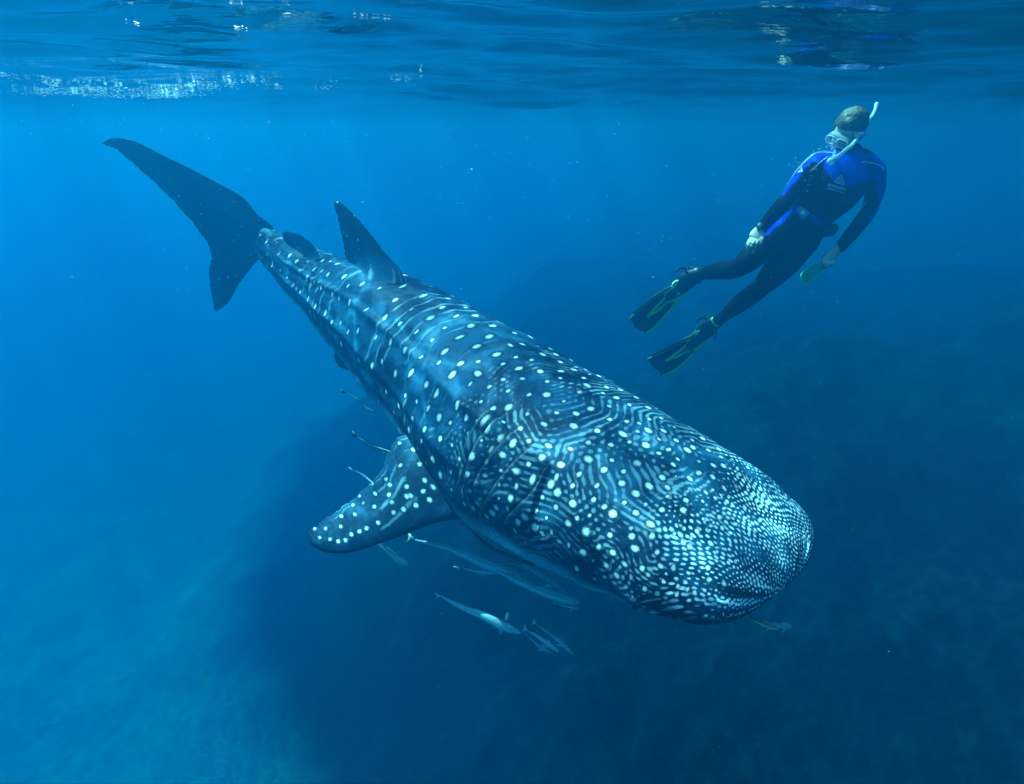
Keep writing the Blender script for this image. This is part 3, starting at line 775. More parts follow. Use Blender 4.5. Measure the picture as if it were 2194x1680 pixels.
m_eye = pbr('shark_eye', (0.01, 0.012, 0.015), 0.2, 0.5)
def ball(name, r, mat, seg=16, scale=(1, 1, 1)):
    bm = bmesh.new(); bmesh.ops.create_uvsphere(bm, u_segments=seg, v_segments=seg // 2, radius=r)
    for v in bm.verts: v.co = Vector((v.co.x * scale[0], v.co.y * scale[1], v.co.z * scale[2]))
    me_ = bpy.data.meshes.new(name); bm.to_mesh(me_); bm.free()
    me_.polygons.foreach_set('use_smooth', [True] * len(me_.polygons)); me_.materials.append(mat); return me_
e_row = int(np.argmin(np.abs(XT[:, 0] - 0.28)))
for ang in (-18, 198):
    j = int(round((ang % 360) / 360 * len(phi))) % len(phi)
    e = link('eye', ball('eye', 0.011, m_eye), shark, tuple(BP2[e_row, j] - NRM[e_row, j] * 0.004 - org))
# ------------------------------------------------------------------ snorkeller
def c1(x, y, d): return np.array(w_of((2400 + x * .7441) / 1.86691, (350 + y * .7441) / 1.86691, d))
def b1(x, y, d): return np.array(w_of((3150 + x * .25) / 1.86691, (380 + y * .25) / 1.86691, d))
def b2(x, y, d): return np.array(w_of((2900 + x * .27347) / 1.86691, (750 + y * .27347) / 1.86691, d))
def b3(x, y, d): return np.array(w_of((2480 + x * .31544) / 1.86691, (1000 + y * .31544) / 1.86691, d))
CAM_BACK = unit(np.array([0, -CP, SP]))                     # towards the camera
def tube_np(pts, ra, rb=None, wide=None, seg=20, per=6, caps=True):
    """elliptical tube through pts; ra = half size along 'wide', rb across it"""
    pts = np.array(pts, float); k = np.arange(len(pts)); t = np.linspace(0, len(pts) - 1, (len(pts) - 1) * per + 1)
    P = spline(k, pts, t); A = spline(k, np.array(ra, float), t); B = spline(k, np.array(rb if rb is not None else ra, float), t)
    Tn = unit(np.gradient(P, axis=0))
    if caps:
        n = 5; th = np.linspace(0, np.pi / 2, n + 1)[1:]
        def cap(p, tn, a, b_, sgn):
            r = min(a, b_)
            return [(p + sgn * tn * r * math.sin(q), max(a * math.cos(q), 1e-4), max(b_ * math.cos(q), 1e-4), tn) for q in th]
        s_ = cap(P[0], Tn[0], A[0], B[0], -1)[::-1]; e_ = cap(P[-1], Tn[-1], A[-1], B[-1], 1)
        P = np.concatenate([[q[0] for q in s_], P, [q[0] for q in e_]]); Tn = np.concatenate([[q[3] for q in s_], Tn, [q[3] for q in e_]])
        A = np.concatenate([[q[1] for q in s_], A, [q[1] for q in e_]]); B = np.concatenate([[q[2] for q in s_], B, [q[2] for q in e_]])
    wv = np.array(wide if wide is not None else [0.3, 0.2, 0.93], float)
    Wd = unit(wv - (Tn @ wv)[:, None] * Tn); O = np.cross(Tn, Wd)
    ph = np.linspace(0, 2 * np.pi, seg + 1)[:-1]
    return P[:, None] + (A[:, None] * np.cos(ph))[..., None] * Wd[:, None] + (B[:, None] * np.sin(ph))[..., None] * O[:, None]
def merge(grids):
    V, F, off = [], [], 0
    for G in grids:
        n, m_ = G.shape[:2]; V += G.reshape(-1, 3).tolist(); F += quads(n, m_, off).tolist()
        F.append([off + i for i in range(m_)][::-1]); F.append([off + (n - 1) * m_ + i for i in range(m_)]); off += n * m_
    return V, F
def blob(c, r, ax=None, seg=20):
    """ellipsoid grid; r three radii along the three columns of ax"""
    ax = np.eye(3) if ax is None else ax
    th = np.linspace(0.02, np.pi - 0.02, seg); ph = np.linspace(0, 2 * np.pi, seg + 1)[:-1]
    L = np.stack([r[0] * np.sin(th)[:, None] * np.cos(ph)[None], r[1] * np.sin(th)[:, None] * np.sin(ph)[None], r[2] * np.cos(th)[:, None] * np.ones((1, seg))], -1)
    return np.array(c) + L @ np.array(ax).T
def fuse(name, grids, mat, voxel=0.007, smooth=4, fac=0.6):
    """one skin around overlapping shapes"""
    V, F = merge(grids)
    me = bpy.data.meshes.new(name + '_raw'); me.from_pydata(V, [], F); me.update()
    o = bpy.data.objects.new(name + '_raw', me); COL.objects.link(o)
    md = o.modifiers.new('r', 'REMESH'); md.mode = 'VOXEL'; md.voxel_size = voxel; md.use_smooth_shade = True
    ms = o.modifiers.new('s', 'SMOOTH'); ms.factor = fac; ms.iterations = smooth
    dg = bpy.context.evaluated_depsgraph_get(); dg.update()
    out_ = bpy.data.meshes.new_from_object(o.evaluated_get(dg)); out_.name = name
    bpy.data.objects.remove(o); bpy.data.meshes.remove(me)
    out_.materials.clear(); out_.materials.append(mat)
    out_.polygons.foreach_set('use_smooth', [True] * len(out_.polygons))
    return out_
def plain(name, grids, mat):
    V, F = merge(grids); return mesh_from(name, V, F, mat)
def child(name, me, par, org_):
    me.transform(Matrix.Translation(-Vector(org_))); return link(name, me, par)
# joints
D_ = 3.5
LAT = unit(c1(1470, 440, 3.52) - c1(1170, 405, 3.46))
TOR = [((1338, 392), 3.50), ((1305, 450), 3.49), ((1262, 525), 3.49), ((1205, 600), 3.50), ((1148, 668), 3.52), ((1092, 738), 3.55), ((1045, 800), 3.58)]
tp = [c1(x, y, d) for (x, y), d in TOR]
torso = tube_np(tp, [.105, .168, .172, .150, .132, .150, .150], [.075, .108, .118, .108, .100, .112, .105], LAT)
yoke = tube_np([c1(1178, 408, 3.47), c1(1262, 388, 3.50), c1(1345, 380, 3.52), c1(1415, 392, 3.53), c1(1472, 442, 3.54)], [.056, .060, .064, .060, .058])
SH_R, EL_R, WR_R = c1(1172, 410, 3.46), c1(1012, 590, 3.42), c1(878, 745, 3.41)
SH_L, EL_L, WR_L = c1(1476, 452, 3.55), c1(1447, 655, 3.62), c1(1292, 858, 3.56)
armR = [SH_R, c1(1095, 480, 3.44), EL_R, c1(950, 665, 3.40), WR_R]
armL = [SH_L, c1(1478, 550, 3.60), EL_L, c1(1385, 745, 3.60), WR_L]
legR = [c1(965, 775, 3.60), c1(870, 865, 3.54), c1(745, 968, 3.48), c1(640, 985, 3.62), c1(538, 1005, 3.78)]
legL = [c1(1085, 815, 3.60), c1(985, 945, 3.62), c1(858, 1078, 3.63), c1(765, 1150, 3.74), c1(650, 1243, 3.88)]
suit_g = [torso, yoke, tube_np(armR, [.060, .052, .043, .043, .031]), tube_np(armL, [.062, .055, .046, .043, .033]),
          tube_np(legR, [.098, .082, .057, .053, .033]), tube_np(legL, [.104, .090, .060, .056, .034]),
          tube_np([c1(1075, 770, 3.58), c1(1010, 800, 3.58)], [.12, .11], [.10, .10], LAT),
          tube_np([c1(1345, 395, 3.52), c1(1350, 352, 3.52)], [.066, .060]),
          tube_np([c1(548, 1003, 3.77), c1(510, 1020, 3.80), c1(455, 1065, 3.86), c1(395, 1115, 3.90)], [.034, .043, .042, .028], seg=16),
          tube_np([c1(655, 1240, 3.87), c1(620, 1265, 3.89), c1(570, 1315, 3.92), c1(505, 1380, 3.96)], [.034, .043, .042, .028], seg=16)]
thin = lambda G, k: G.mean(1, keepdims=True) + (G - G.mean(1, keepdims=True)) * k
# head: looks down and to the left of the picture
HC = b1(965, 585, 3.45)
Fh = unit([-0.72, -0.54, -0.38])
UPh = unit(b1(1060, 300, 3.47) - b1(860, 940, 3.47)) + 0.65 * CAM_BACK
UPh = unit(UPh - (UPh @ Fh) * Fh); Rh = np.cross(Fh, UPh)
HA = np.stack([Rh, Fh, UPh], 1)                            # right, forward, up
hp = lambda r, f, u: HC + Rh * r + Fh * f + UPh * u
head_g = [blob(hp(0, -.012, .028), (.074, .092, .086), HA), blob(hp(0, .028, -.035), (.058, .058, .075), HA),
          blob(hp(0, .050, -.088), (.036, .034, .026), HA), blob(hp(0, .084, .006), (.050, .012, .014), HA),
          tube_np([hp(0, .088, .004), hp(0, .104, -.026), hp(0, .098, -.036)], [.009, .014, .012]),
          blob(hp(0, .082, -.064), (.024, .012, .008), HA), blob(hp(0, .079, -.076), (.021, .012, .008), HA),
          blob(hp(.076, -.012, -.008), (.008, .018, .030), HA), blob(hp(-.076, -.012, -.008), (.008, .018, .030), HA),
          tube_np([hp(0, -.020, -.03), hp(0, -.030, -.09), c1(1348, 385, 3.52)], [.058, .055, .060])]
# hands
def hand(wrist, palm_end, across, fingers, thumb, rp=(.036, .016)):
    g = [tube_np([wrist, (wrist * .45 + palm_end * .55), palm_end], [rp[0] * .72, rp[0], rp[0] * 1.05], [rp[1] * 1.1, rp[1] * 1.1, rp[1] * .85], across, seg=16)]
    for f in fingers: g.append(tube_np(f, [.0090, .0086, .0078, .0066][:len(f)] if len(f) <= 4 else [.0088] * len(f), seg=12, per=4))
    g.append(tube_np(thumb, [.0115, .0100, .0078], seg=12, per=4))
    return g
wr = b2(520, 600, 3.415)
pe = b2(440, 735, 3.40)
acr = unit(b2(510, 760, 3.40) - b2(375, 720, 3.405))
fR = [[b2(385, 735, 3.41), b2(338, 800, 3.395), b2(320, 850, 3.41), b2(314, 895, 3.43)],
      [b2(418, 750, 3.40), b2(362, 815, 3.38), b2(340, 880, 3.40), b2(334, 935, 3.42)],
      [b2(455, 760, 3.395), b2(398, 830, 3.375), b2(376, 900, 3.39), b2(372, 960, 3.42)],
      [b2(495, 760, 3.395), b2(455, 835, 3.38), b2(432, 900, 3.40), b2(420, 960, 3.43)]]
thR = [b2(545, 690, 3.40), b2(545, 760, 3.385), b2(522, 830, 3.39)]
handR = hand(wr, pe, acr, fR, thR)
wl = b2(1640, 890, 3.56); pl = b2(1530, 1040, 3.54); acl = unit(b2(1610, 1070, 3.56) - b2(1450, 1010, 3.53))
fL = [[b2(1470, 1020, 3.53), b2(1430, 1080, 3.51), b2(1425, 1120, 3.53)], [b2(1505, 1050, 3.53), b2(1460, 1120, 3.505), b2(1450, 1155, 3.53)],
      [b2(1545, 1080, 3.54), b2(1500, 1135, 3.51), b2(1490, 1165, 3.54)], [b2(1590, 1080, 3.55), b2(1560, 1125, 3.525), b2(1545, 1150, 3.55)]]
thL = [b2(1500, 960, 3.55), b2(1435, 1040, 3.57), b2(1415, 1110, 3.56)]
handL = hand(wl, pl, acl, fL, thL)
footR = tube_np([c1(548, 1003, 3.77), c1(510, 1020, 3.80), c1(455, 1065, 3.86), c1(395, 1115, 3.90)], [.034, .042, .042, .028], seg=16)
footL = tube_np([c1(655, 1240, 3.87), c1(620, 1265, 3.89), c1(570, 1315, 3.92), c1(505, 1380, 3.96)], [.034, .042, .042, .028], seg=16)
m_skin = pbr('skin', (0.62, 0.50, 0.38), 0.5, 0.35, var=0.12, scale=60, bump=0.3, bscale=140)
m, nt, out = newmat('neoprene')
b = N(nt, 'ShaderNodeBsdfPrincipled'); b.inputs['Roughness'].default_value = 0.8; b.inputs['Specular IOR Level'].default_value = 0.06
at_ = N(nt, 'ShaderNodeAttribute', attribute_name='dye'); nt.links.new(at_.outputs['Color'], b.inputs['Base Color'])
tc = N(nt, 'ShaderNodeTexCoord'); n1 = N(nt, 'ShaderNodeTexNoise', i_Scale=24.0, i_Detail=3.0); nt.links.new(tc.outputs['Object'], n1.inputs['Vector'])
bp = N(nt, 'ShaderNodeBump', i_Strength=0.5, i_Distance=0.012); nt.links.new(n1.outputs[0], bp.inputs['Height']); nt.links.new(bp.outputs[0], b.inputs['Normal'])
nt.links.new(b.outputs[0], out.inputs[0]); m_neo = m
PORG = tp[4]
person = bpy.data.objects.new('person', None); COL.objects.link(person); person.location = tuple(PORG)
tag(person, 'snorkeller in black and blue wetsuit hovering above and looking down at the shark', 'person')
body_me = fuse('body', [thin(g, .80) for g in suit_g] + head_g + handR + handL + [thin(footR, .7), thin(footL, .7)]
               + [tube_np([WR_R * .6 + EL_R * .4, wr], [.026, .022]), tube_np([WR_L * .6 + EL_L * .4, wl], [.028, .024])], m_skin, voxel=0.0036, smooth=3, fac=0.5)
suit_me = fuse('wetsuit', suit_g, m_neo, voxel=0.007, smooth=5)
nvs = len(suit_me.vertices); sv = np.zeros(nvs * 3, np.float32); suit_me.vertices.foreach_get('co', sv); sv = sv.reshape(-1, 3).astype(float)
sn = np.zeros(nvs * 3, np.float32); suit_me.vertices.foreach_get('normal', sn); sn = sn.reshape(-1, 3)
# folds at elbow, knee, waist
fold = np.zeros(nvs)
for ctr, ax, am in ((EL_R, WR_R - SH_R, .0022), (EL_L, WR_L - SH_L, .0022), (legR[2], legR[4] - legR[0], .0025), (legL[2], legL[4] - legL[0], .0020), (tp[4], tp[6] - tp[0], .0025), (WR_R, WR_R - EL_R, .0018), (legL[4], legL[4] - legL[3], .0018)):
    a = (sv - ctr) @ unit(ax); d = np.linalg.norm(sv - ctr, axis=1)
    fold += am * np.sin(a * 190 + 2.6 * np.sin(sv[:, 0] * 33 + sv[:, 2] * 51) + 1.3 * np.sin(sv[:, 2] * 90)) * (0.5 + 0.5 * np.sin(sv[:, 0] * 47 + a * 60)) * np.exp(-(d / 0.13) ** 2)
sv = sv + sn * fold[:, None]
suit_me.vertices.foreach_set('co', sv.astype(np.float32).ravel())
q = p_of(sv); nx = q[:, 0] * 1.86691; ny = q[:, 1] * 1.86691
X1 = (nx - 2400) / .7441; Y1 = (ny - 350) / .7441
def inpoly(X, Y, poly):
    ins = np.zeros(len(X), bool); j = len(poly) - 1
    for i in range(len(poly)):
        xi, yi = poly[i]; xj, yj = poly[j]
        c_ = ((yi > Y) != (yj > Y)) & (X < (xj - xi) * (Y - yi) / (yj - yi + 1e-9) + xi)
        ins ^= c_; j = i
    return ins
dye = np.tile([0.002, 0.003, 0.008, 1.0], (nvs, 1))
blue = [(1206, 385), (1205, 430), (1230, 470), (1262, 510), (1310, 528), (1370, 525), (1425, 505), (1465, 490), (1480, 520), (1500, 640), (1440, 705), (1470, 720), (1560, 600), (1560, 400), (1450, 350), (1390, 330), (1290, 370)]
blue2 = [(1290, 320), (1150, 320), (1050, 430), (960, 560), (985, 585), (1035, 520), (1065, 500), (1095, 440), (1130, 405), (1190, 395), (1205, 430), (1290, 400)]
for pg in (blue, blue2): dye[inpoly(X1, Y1, pg)] = [0.003, 0.045, 0.55, 1]
hip = [(1070, 625), (1040, 650), (960, 700), (880, 790), (905, 790), (960, 740), (1060, 665), (1100, 650)]
dye[inpoly(X1, Y1, hip)] = [0.003, 0.035, 0.5, 1]
neck_m = np.linalg.norm(sv - c1(1350, 345, 3.52), axis=1) < .085
dye[neck_m] = [0.006, 0.007, 0.010, 1]
# soften the seam by one step of neighbour averaging
ed = np.zeros(len(suit_me.edges) * 2, np.int32); suit_me.edges.foreach_get('vertices', ed); ed = ed.reshape(-1, 2)
acc_ = dye.copy(); cnt = np.ones(nvs)
for a, b_ in ((0, 1), (1, 0)):
    np.add.at(acc_, ed[:, a], dye[ed[:, b_]]); np.add.at(cnt, ed[:, a], 1)
dye = acc_ / cnt[:, None]
a_ = suit_me.attributes.new('dye', 'FLOAT_COLOR', 'POINT'); a_.data.foreach_set('color', dye.astype(np.float32).ravel())
suit_me.update()
sbvh = BVHTree.FromPolygons(sv.tolist(), [list(p.vertices) for p in suit_me.polygons])
def on_suit(P, lift=0.004):
    P = Vector(P); d = (P - Vector(CAMP)).normalized(); h = sbvh.ray_cast(Vector(CAMP), d)
    if h[0] is None: h = sbvh.find_nearest(P)
    return np.array(h[0]) + np.array(h[1]) * lift * (1 if Vector(h[1]).dot(d) < 0 else -1)
child('body', body_me, person, PORG)
child('wetsuit', suit_me, person, PORG)
m_white = pbr('pale_trim', (0.80, 0.82, 0.80), 0.4, 0.4)
m_print = pbr('print_grey', (0.45, 0.66, 0.76), 0.5, 0.3)
m_black = pbr('black_rubber', (0.012, 0.014, 0.016), 0.45, 0.4, bump=0.2)
m_yel = pbr('yellow_green_plastic', (0.70, 1.0, 0.05), 0.35, 0.5, var=0.1)
pip1 = [on_suit(b1(x, y, 3.5), .002) for x, y in ((1195, 1076), (1260, 1080), (1330, 1088), (1400, 1105), (1460, 1128), (1505, 1160), (1535, 1200))]
pip2 = [on_suit(b1(x, y, 3.45), .002) for x, y in ((745, 935), (680, 928), (600, 925), (530, 925), (470, 932), (400, 965), (330, 1020), (270, 1080), (200, 1160), (130, 1240), (60, 1325), (0, 1400), (-60, 1460))]
for pp in (pip1, pip2): child('piping', plain('piping', [tube_np(pp, [.0034] * len(pp), seg=8, per=4)], m_white), person, PORG)
# printed chest emblem and lettering, laid on the suit
def laid(name, V2, F, o2, ux, uy, mat, par, lift=.0035):
    """flat print: 2D points (metres) about o2, pressed on to the suit"""
    P = [on_suit(o2 + ux * x + uy * y, lift) for x, y in V2]
    return child(name, mesh_from(name, P, F, mat, smooth=False), par, PORG)
def ring_tri(c, R, w, n=10):
    """rounded triangle outline"""
    V, F = [], []; pts = []
    for k in range(3):
        a0 = math.radians(90 + 120 * k)
        cx, cy = c[0] + R * .72 * math.cos(a0), c[1] + R * .72 * math.sin(a0)
        for j in range(n):
            a = a0 - math.radians(60) + math.radians(120) * j / (n - 1)
            pts.append((cx, cy, math.cos(a), math.sin(a)))
    for cx, cy, ca, sa in pts:
        V.append((cx + ca * R * .28, cy + sa * R * .28)); V.append((cx + ca * (R * .28 - w), cy + sa * (R * .28 - w)))
    m_ = len(pts)
    for i in range(m_): F.append((2 * i, 2 * ((i + 1) % m_), 2 * ((i + 1) % m_) + 1, 2 * i + 1))
    return V, F
o2 = b1(835, 1370, 3.40); ux = unit(b1(900, 1412, 3.40) - b1(750, 1365, 3.40)); uy = np.cross(ux, CAM_BACK); uy = -uy if uy[2] < 0 else uy
V2, F2 = ring_tri((0, 0), .029, .0055); laid('emblem', V2, F2, o2, ux, uy, m_print, person)
V2, F2 = ring_tri((0.001, -.002), .014, .004); laid('emblem', V2, F2, o2, ux, uy, m_print, person)
cu = bpy.data.curves.new('lettering', 'FONT'); cu.body = 'ADRENALIN'; cu.size = 0.0225; cu.align_x = 'CENTER'; cu.shear = 0.2; cu.offset = 0.0004; cu.space_character = 1.0; cu.resolution_u = 3
to = bpy.data.objects.new('lettering_raw', cu); COL.objects.link(to)
dg = bpy.context.evaluated_depsgraph_get(); dg.update()
tm = bpy.data.meshes.new_from_object(to.evaluated_get(dg)); bpy.data.objects.remove(to)
tv = [(v.co.x, v.co.y) for v in tm.vertices]; tf = [tuple(p.vertices) for p in tm.polygons]
wx = max(v[0] for v in tv) - min(v[0] for v in tv)
o3 = b1(775, 1500, 3.40); ux3 = unit(b1(905, 1530, 3.40) - b1(650, 1455, 3.40))
uy3 = np.cross(ux3, CAM_BACK); uy3 = -uy3 if uy3[2] < 0 else uy3
kx = 0.105 / wx
laid('lettering', [(x * kx, y * 1.15) for x, y in tv], tf, o3, ux3, uy3, m_print, person)
bars = [(-.050 + .1 * i / 8, -.009 - .004 * j) for i in range(9) for j in range(2)]
laid('lettering', bars, [(2 * i, 2 * i + 1, 2 * i + 3, 2 * i + 2) for i in range(8)], o3, ux3, uy3, m_print, person)
o4 = b1(195, 1185, 3.40); V2, F2 = ring_tri((0, 0), .021, .0058); laid('emblem', V2, F2, o4, ux, uy, m_white, person)
# low slung belt with its plate
m_belt = pbr('belt_webbing', (0.012, 0.03, 0.22), 0.6, 0.2)
m_plate = pbr('belt_plate', (0.05, 0.20, 0.62), 0.4, 0.4)
bl = [on_suit(b2(x, y, 3.45), .004) for x, y in ((1030, 290), (1100, 345), (1180, 400), (1280, 465), (1380, 530), (1480, 590), (1560, 620))]
child('belt', plain('belt', [tube_np(bl, [.018] * len(bl), [.004] * len(bl), unit(np.array([-.55, 0, -.8])), seg=10)], m_belt), person, PORG)
pq = [(1090, 290), (1150, 315), (1235, 378), (1180, 430), (1140, 480), (1095, 435), (1075, 390), (1045, 350)]
Pp = [on_suit(b2(x, y, 3.4), .012) for x, y in pq]; ctr = on_suit(b2(1130, 385, 3.4), .016)
child('belt_plate', mesh_from('belt_plate', Pp + [ctr] + [p - (np.array(CAM_BACK) * .012) for p in Pp], [(i, (i + 1) % 8, 8) for i in range(8)] + [(i, 9 + i, 9 + (i + 1) % 8, (i + 1) % 8) for i in range(8)], m_plate, smooth=False), person, PORG)
disc = blob(on_suit(b2(1130, 385, 3.4), .019), (.0125, .0125, .004), np.stack([ux, uy, CAM_BACK], 1), 14)
child('belt_badge', plain('belt_badge', [disc], m_yel), person, PORG)
pouch = tube_np([b2(1470, 670, 3.50), b2(1540, 640, 3.48), b2(1590, 600, 3.48)], [.022, .030, .028], seg=14)
child('belt_pouch', fuse('belt_pouch', [pouch], m_black, .006, 2), person, PORG)
# hair
hg = blob(hp(0, -.016, .038), (.081, .099, .092), HA, 44)
hl = (hg - HC) @ HA
nzv = 0.9 * fbm2(hl[..., 0] * 1.0 + hl[..., 2] * .6, hl[..., 1], 71, 3, 120.0)
hg = hg + (nzv * 0.0028)[..., None] * unit(hg - hp(0, -.02, .04))
keepm = (hl[..., 1] < 0.050) | (hl[..., 2] > .046)
keepm &= (hl[..., 2] > -.045 + .9 * np.maximum(hl[..., 1] + .02, 0))
V, F = merge([hg]); kf = keepm.ravel(); F = [f for f in F if len(f) == 4 and all(kf[i] for i in f)]
m, nt, out = newmat('hair')
b = N(nt, 'ShaderNodeBsdfPrincipled'); b.inputs['Roughness'].default_value = 0.45
tc = N(nt, 'ShaderNodeTexCoord'); mp = N(nt, 'ShaderNodeMapping'); mp.inputs['Rotation'].default_value = (0.4, 0.7, 0.3); mp.inputs['Scale'].default_value = (1, 5, 1)
nt.links.new(tc.outputs['Object'], mp.inputs[0])
n1 = N(nt, 'ShaderNodeTexNoise', i_Scale=55.0, i_Detail=5.0, i_Roughness=.7); nt.links.new(mp.outputs[0], n1.inputs['Vector'])
cr = N(nt, 'ShaderNodeValToRGB'); cr.color_ramp.elements[0].position = .42; cr.color_ramp.elements[0].color = (0.006, 0.006, 0.004, 1)
cr.color_ramp.elements[1].position = .80; cr.color_ramp.elements[1].color = (0.34, 0.27, 0.09, 1)
nt.links.new(n1.outputs[0], cr.inputs[0]); nt.links.new(cr.outputs[0], b.inputs['Base Color'])
bp = N(nt, 'ShaderNodeBump', i_Strength=.8, i_Distance=.006); nt.links.new(n1.outputs[0], bp.inputs['Height']); nt.links.new(bp.outputs[0], b.inputs['Normal'])
nt.links.new(b.outputs[0], out.inputs[0])
child('hair', mesh_from('hair', V, F, m), person, PORG)
for sg in (-1, 1):
    child('eye', plain('eye', [blob(hp(sg * .031, .076, -.010), (.011, .011, .011), HA, 10)], m_eye), person, PORG)
# --- mask
def glass(name, col, tr=0.85, rough=0.08):
    m, nt, out = newmat(name)
    b = N(nt, 'ShaderNodeBsdfPrincipled'); b.inputs['Base Color'].default_value = col; b.inputs['Roughness'].default_value = rough
    t = N(nt, 'ShaderNodeBsdfTransparent'); t.inputs[0].default_value = tuple(min(1, c * .3 + .7) for c in col[:3]) + (1,)
    x = N(nt, 'ShaderNodeMixShader'); x.inputs[0].default_value = tr
    nt.links.new(b.outputs[0], x.inputs[1]); nt.links.new(t.outputs[0], x.inputs[2]); nt.links.new(x.outputs[0], out.inputs[0]); return m
m_clear = glass('clear_silicone', (0.60, 0.80, 0.85, 1), 0.55, 0.2)
m_lens = glass('lens_glass', (0.6, 0.75, 0.8, 1), 0.82, 0.05)
MORG = hp(0, .10, -.012)
mask_o = bpy.data.objects.new('diving_mask', None); COL.objects.link(mask_o); mask_o.location = tuple(MORG)
tag(mask_o, 'clear twin-lens diving mask with white rim on the snorkeller\'s face', 'diving mask')
def rrect(cr_, cu_, w, h, f, n=28, e=3.2, sl=0):
    P = []
    for k in range(n):
        a = 2 * math.pi * k / n; c_, s_ = math.cos(a), math.sin(a)
        x = w * math.copysign(abs(c_) ** (2 / e), c_); y = h * math.copysign(abs(s_) ** (2 / e), s_)
        P.append(hp(cr_ + x, f - 0.16 * abs(cr_ + x), cu_ + y - sl * x))
    return P
for sg in (-1, 1):
    R_ = rrect(sg * .034, -.012, .028, .023, .118, sl=sg * .12)
    loop = R_ + [R_[0]]
    child('rim', plain('rim', [tube_np(loop, [.0038] * len(loop), seg=8, per=2, caps=False)], m_white), mask_o, MORG)
    child('lens', mesh_from('lens', R_, [tuple(range(len(R_)))], m_lens, smooth=False), mask_o, MORG)
out_r = rrect(0, -.011, .066, .029, .112, n=36); in_r = rrect(0, -.013, .062, .038, .078, n=36)
sk = np.array([out_r, [(a + b_) / 2 + Fh * .004 for a, b_ in zip(out_r, in_r)], in_r])
m_skirt = glass('mask_silicone', (0.40, 0.60, 0.68, 1), 0.55, 0.3)
child('skirt', grid_mesh('skirt', sk, m_skirt, wrap=True), mask_o, MORG)
st = [hp(.084 * math.cos(a), -.012 + .102 * math.sin(a), -.004 + .02 * math.sin(a)) for a in np.linspace(math.radians(35), math.radians(-215), 22)]
child('strap', plain('strap', [tube_np(st, [.009] * len(st), [.0025] * len(st), UPh, seg=8, per=2)], m_black), mask_o, MORG)
# --- snorkel
SORG = b1(1150, 650, 3.38)
sno = bpy.data.objects.new('snorkel', None); COL.objects.link(sno); sno.location = tuple(SORG)
tag(sno, 'clear snorkel with white top rising past the swimmer\'s ear to the surface', 'snorkel')
path = [(735, 1030, 3.36), (800, 985, 3.355), (900, 905, 3.35), (1010, 815, 3.35), (1090, 730, 3.36), (1160, 640, 3.38), (1235, 520, 3.40), (1300, 420, 3.41), (1350, 350, 3.42)]
top = [(1340, 365, 3.42), (1385, 285, 3.43), (1412, 220, 3.435), (1425, 150, 3.44)]
child('tube', plain('tube', [tube_np([b1(*p) for p in path], [.0092] * len(path), seg=14)], m_clear), sno, SORG)
child('top_section', plain('top_section', [tube_np([b1(*p) for p in top], [.0100, .0104, .0108, .0118], seg=14)], m_white), sno, SORG)
child('purge_chamber', plain('purge_chamber', [tube_np([b1(690, 1060, 3.35), b1(740, 1025, 3.35), b1(800, 985, 3.355)], [.020, .019, .014], seg=14)], m_clear), sno, SORG)
child('mouthpiece', plain('mouthpiece', [tube_np([b1(765, 1000, 3.355), b1(745, 965, 3.37), hp(0, .088, -.068)], [.008, .008, .010], seg=12)], m_clear), sno, SORG)
child('clip', plain('clip', [tube_np([b1(1120, 640, 3.375), b1(1185, 632, 3.375)], [.015, .015], seg=12)], m_white), sno, SORG)
# --- watch
wt = bpy.data.objects.new('wrist_watch', None); COL.objects.link(wt); wt.location = tuple(b2(545, 575, 3.41))
tag(wt, 'dark diving watch strapped over the sleeve above the pale hand', 'watch')
wc = WR_R * .35 + wr * .65; ax_ = unit(wr - EL_R); e1 = unit(np.cross(ax_, CAM_BACK)); e2 = np.cross(ax_, e1)
rg = [wc + e1 * .034 * math.cos(a) + e2 * .030 * math.sin(a) for a in np.linspace(0, 2 * math.pi, 25)]
child('strap', plain('strap', [tube_np(rg, [.011] * 25, [.003] * 25, ax_, seg=8, per=1, caps=False)], m_black), wt, b2(545, 575, 3.41))
fc = b2(500, 570, 3.385); nn_ = unit(unit(fc - wc) + np.array(CAM_BACK) * .6); u_ = unit(np.cross(nn_, ax_)); v_ = np.cross(nn_, u_)
child('case', plain('case', [blob(fc, (.017, .017, .008), np.stack([u_, v_, nn_], 1), 16)], m_black), wt, b2(545, 575, 3.41))
child('dial', plain('dial', [blob(fc + nn_ * .005, (.013, .013, .004), np.stack([u_, v_, nn_], 1), 14)], pbr('dial', (.10, .22, .25), .2, .6)), wt, b2(545, 575, 3.41))
# --- ankle band
# --- slate held in the lowered hand
SL0 = b2(1320, 1270, 3.52)
slate = bpy.data.objects.new('dive_slate', None); COL.objects.link(slate); slate.location = tuple(SL0)
tag(slate, 'translucent yellow-green slate held flat in the snorkeller\'s lowered hand', 'dive slate')
m_slate = glass('tinted_plastic', (0.10, 0.50, 0.22, 1), 0.45, 0.3)
m_slr = pbr('slate_rim', (0.10, 0.62, 0.25), 0.4, 0.4)
sp_ = [(1330, 1112), (1400, 1140), (1505, 1140), (1420, 1215), (1320, 1310), (1240, 1390), (1160, 1420), (1130, 1350), (1110, 1275), (1200, 1190), (1270, 1135)]
sN = unit(np.array(CAM_BACK) + LAT * .3); P0 = SL0
def on_plane(p, P0, n):
    d = p - CAMP; return CAMP + d * (((P0 - CAMP) @ n) / (d @ n))
def plate(name, pts, n, th, mat, par, porg, bev=True):
    m_ = len(pts); c_ = np.mean(pts, 0)
    V = [p + n * th / 2 for p in pts] + [p - n * th / 2 for p in pts]
    F = [tuple(range(m_)), tuple(range(2 * m_ - 1, m_ - 1, -1))] + [(i, m_ + i, m_ + (i + 1) % m_, (i + 1) % m_) for i in range(m_)]
    return child(name, mesh_from(name, V, F, mat, smooth=False), par, porg)
